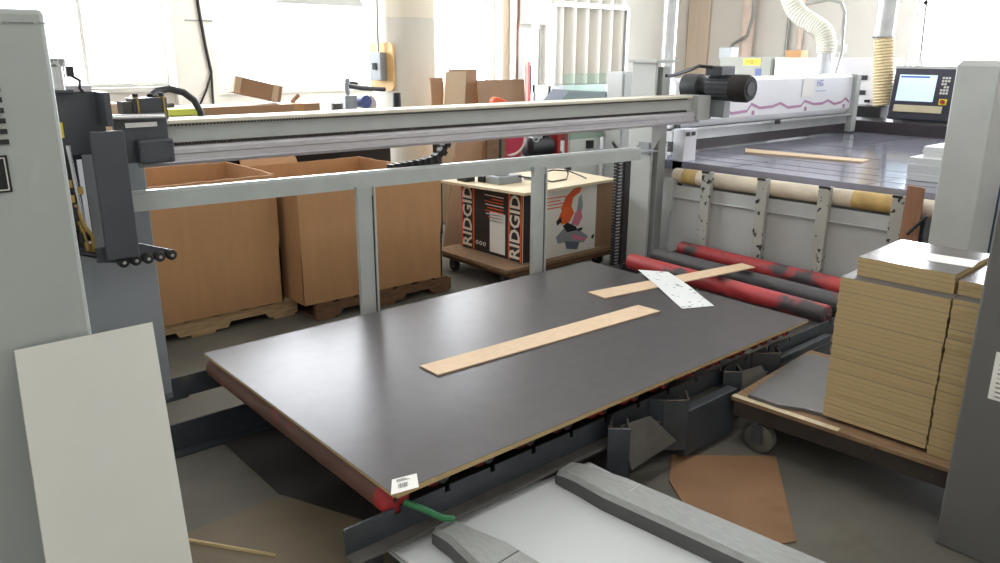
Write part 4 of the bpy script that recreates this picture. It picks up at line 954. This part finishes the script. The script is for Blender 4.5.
part(MB().tube([(8.72, 3.47, 1.66), (8.70, 3.49, 2.35)], .010, 8), 'rod', 'conduit', t)
part(MB().ball((8.70, 3.49, 2.2), .022), 'knob', 'ink', t)
# electrical cabinets
t = thing('electrical_cabinet', 'grey electrical cabinet with a yellow warning sticker behind the gantry', 'cabinet', (10.2, 6.3, 0))
part(MB().box(10.0, 10.35, 5.88, 6.72, 0, 1.65), 'body', 'eleccab', t, bevel=.006)
part(MB().box(9.99, 10.0, 5.90, 6.45, .1, 1.62), 'door', 'eleccab', t)
st = part(MB().box(9.986, 9.99, 6.06, 6.33, 1.54, 1.63), 'warning_sticker', 'yellow', t)
part(MB().ring((9.985, 6.195, 1.585), (1, 0, 0), .02, .005, 14, 6).box(9.984, 9.986, 6.10, 6.16, 1.58, 1.59).box(9.984, 9.986, 6.23, 6.29, 1.58, 1.59), 'sticker_mark', 'ink', st)
part(MB().box(9.986, 9.99, 6.04, 6.13, 1.40, 1.50), 'blue_sticker', 'blue', t)
single(MB().box(10.3, 10.5, 6.75, 6.95, 1.62, 1.78).box(10.35, 10.45, 6.80, 6.9, 0, 1.62), 'junction_box', 'switch', 'small grey junction box left of the electrical cabinet', 'box', bevel=.004)
single(MB().box(10.0, 10.4, 5.05, 5.85, 0, 1.645), 'white_electrical_cabinet', 'cnc', 'white cabinet right of the grey electrical cabinet', 'cabinet', bevel=.008)
single(MB().box(10.02, 10.2, 5.50, 5.72, 1.646, 1.74), 'orange_box', 'card', 'small orange-brown box on top of the white cabinet', 'box', bevel=.003)
# flexible duct
pp = [(9.5, 5.60, 2.75), (9.5, 5.44, 2.36), (9.5, 5.30, 2.17), (9.5, 5.12, 2.06), (9.5, 4.97, 1.97), (9.5, 4.90, 1.84), (9.5, 4.89, 1.70)]
cv = []
P_ = [Vector(p) for p in pp]
for i in range(len(P_)-1):
    p0, p1, p2, p3 = P_[max(i-1, 0)], P_[i], P_[i+1], P_[min(i+2, len(P_)-1)]
    for k in range(10):
        s_ = k/10
        cv.append(.5*((2*p1)+(p2-p0)*s_+(2*p0-5*p1+4*p2-p3)*s_*s_+(3*p1-p0-3*p2+p3)*s_**3))
cv.append(P_[-1])
t = thing('flexible_duct', 'cream flexible duct bending down to the router gantry', 'duct', (9.5, 4.9, 1.4))
part(MB().tube(cv, [.118 if k % 2 else .108 for k in range(len(cv))], 20), 'hose', 'flex', t)
part(MB().cyl((9.5, 4.89, 1.41), (9.5, 4.89, 1.72), .10, 20), 'spigot', 'galv', t, smooth=True)
part(MB().box(9.35, 9.65, 4.74, 5.04, 0, 1.41), 'stand', 'cnc', t)
t = thing('bent_conduit', 'grey conduit bending over beside the flexible duct', 'conduit', (9.5, 4.75, 0))
part(MB().tube([(9.75, 5.36, 2.30), (9.75, 5.05, 2.34), (9.75, 4.90, 2.30), (9.75, 4.84, 2.18), (9.75, 4.82, 1.7), (9.75, 4.86, 1.5), (9.75, 4.82, 0)], .022, 10), 'pipe', 'conduit', t, smooth=True)
part(MB().box(9.71, 9.79, 4.78, 4.88, 1.72, 1.80), 'coupling', 'conduit', t)
single(MB().cyl((12.87, 8.13, 0), (12.87, 8.13, 4.59), .11, 16), 'pink_pipe', 'pinkpipe', 'pale pink vertical pipe on the right wall left of the flexible duct', 'pipe', smooth=True)
single(MB().tube([(12.7, 7.94, 4.59), (12.7, 7.94, 2.3), (12.7, 8.02, 2.0), (12.7, 8.30, 1.85), (12.7, 8.40, 1.6), (12.7, 8.40, 0)], .03, 8), 'loose_conduit', 'conduit', 'grey cable crossing the pale pink pipe on the right wall', 'cable', smooth=True)
single(MB().cyl((12.93, 7.38, 0), (12.93, 7.38, 4.59), .03, 10), 'thin_wall_pipe', 'conduit', 'thin grey wall pipe directly left of the flexible duct', 'pipe', smooth=True)
single(MB().cyl((12.93, 7.15, 0), (12.93, 7.15, 4.59), .045, 10), 'brown_wall_pipe', 'pinkpipe', 'pinkish wall pipe behind the bend of the flexible duct', 'pipe', smooth=True)
t = thing('blue_bin', 'dark blue bin half hidden behind the light grey square column', 'bin', (5.36, 1.42, 0))
part(MB().loft([[(5.36+a*.17*k, 1.42+b*.17*k, z_) for a, b in ((-1, -1), (1, -1), (1, 1), (-1, 1))] for z_, k in ((0, .85), (.94, 1))]), 'body', 'bluebin', t, bevel=.01)
part(MB().box(5.18, 5.54, 1.24, 1.60, .94, .98), 'lid', 'bluebin', t, bevel=.01)
# hanging fluorescent fixture at the top edge
def fixture(x, y, z_, L, label, rz=0, power=60):
    t = thing('hanging_light', label, 'light fixture', (x, y, z_), 'fluorescent fixtures')
    m_ = rotz((x, y, 0), rz)
    part(MB(m_).loft([[(sx, -.11, z_+.01), (sx, .11, z_+.01), (sx, .05, z_+.08), (sx, -.05, z_+.08)] for sx in (-L/2, L/2)]), 'reflector', 'winframe', t)
    for dy in (-.05, .05): part(MB(m_).cyl((-L/2+.03, dy, z_), (L/2-.03, dy, z_), .013, 10), 'tube_lamp', 'tubelamp', t)
    for dx in (-L/2+.1, L/2-.1): part(MB(m_).cyl((dx, 0, z_+.08), (dx, 0, ZC), .004, 6), 'hanger', 'conduit', t)
M['tubelamp'] = glow('fluorescent_tube', (240, 244, 255), 2.0)
fixture(3.23, 6.0, 2.045, .76, 'hanging fluorescent fixture above the workbench at the top edge of the photo')

# ------------------------------------------------------------------ light
def area(name, loc, rot, sx, sy, power, col=(1, 1, 1)):
    L = bpy.data.lights.new(name, 'AREA'); L.shape = 'RECTANGLE'; L.size = sx; L.size_y = sy; L.energy = power; L.color = col
    o = bpy.data.objects.new(name, L); C.objects.link(o); o.location = loc; o.rotation_euler = rot; return o
for i, (a0, a1, z0, z1) in enumerate(wins):
    area('sky_light_back', ((a0+a1)/2, Y1+.5, (z0+z1)/2), (math.radians(-90), 0, 0), a1-a0, z1-z0, 115*(a1-a0)*(z1-z0), (1, 1, 1))
area('sky_light_right', (X1+.5, 3.08, 2.6), (0, math.radians(90), 0), 2.65, 4.55, 1100, (.95, .97, 1))
for (x, y) in ((-1.5, -1.5), (2.2, 1.4), (6.5, 1.5)):
    area('ceiling_fill', (x, y, ZC-.05), (0, 0, 0), 2.4, .6, 34, (1, 1, 1))  # unseen overhead lamps added as fill for the foreground
w = bpy.data.worlds.new('sky'); bpy.context.scene.world = w; w.use_nodes = True
w.node_tree.nodes['Background'].inputs[0].default_value = (.98, .99, 1, 1)
w.node_tree.nodes['Background'].inputs[1].default_value = 3.0
vs = bpy.context.scene.view_settings
vs.view_transform = 'Standard'; vs.look = 'None'; vs.exposure = 0.0; vs.gamma = 1.0
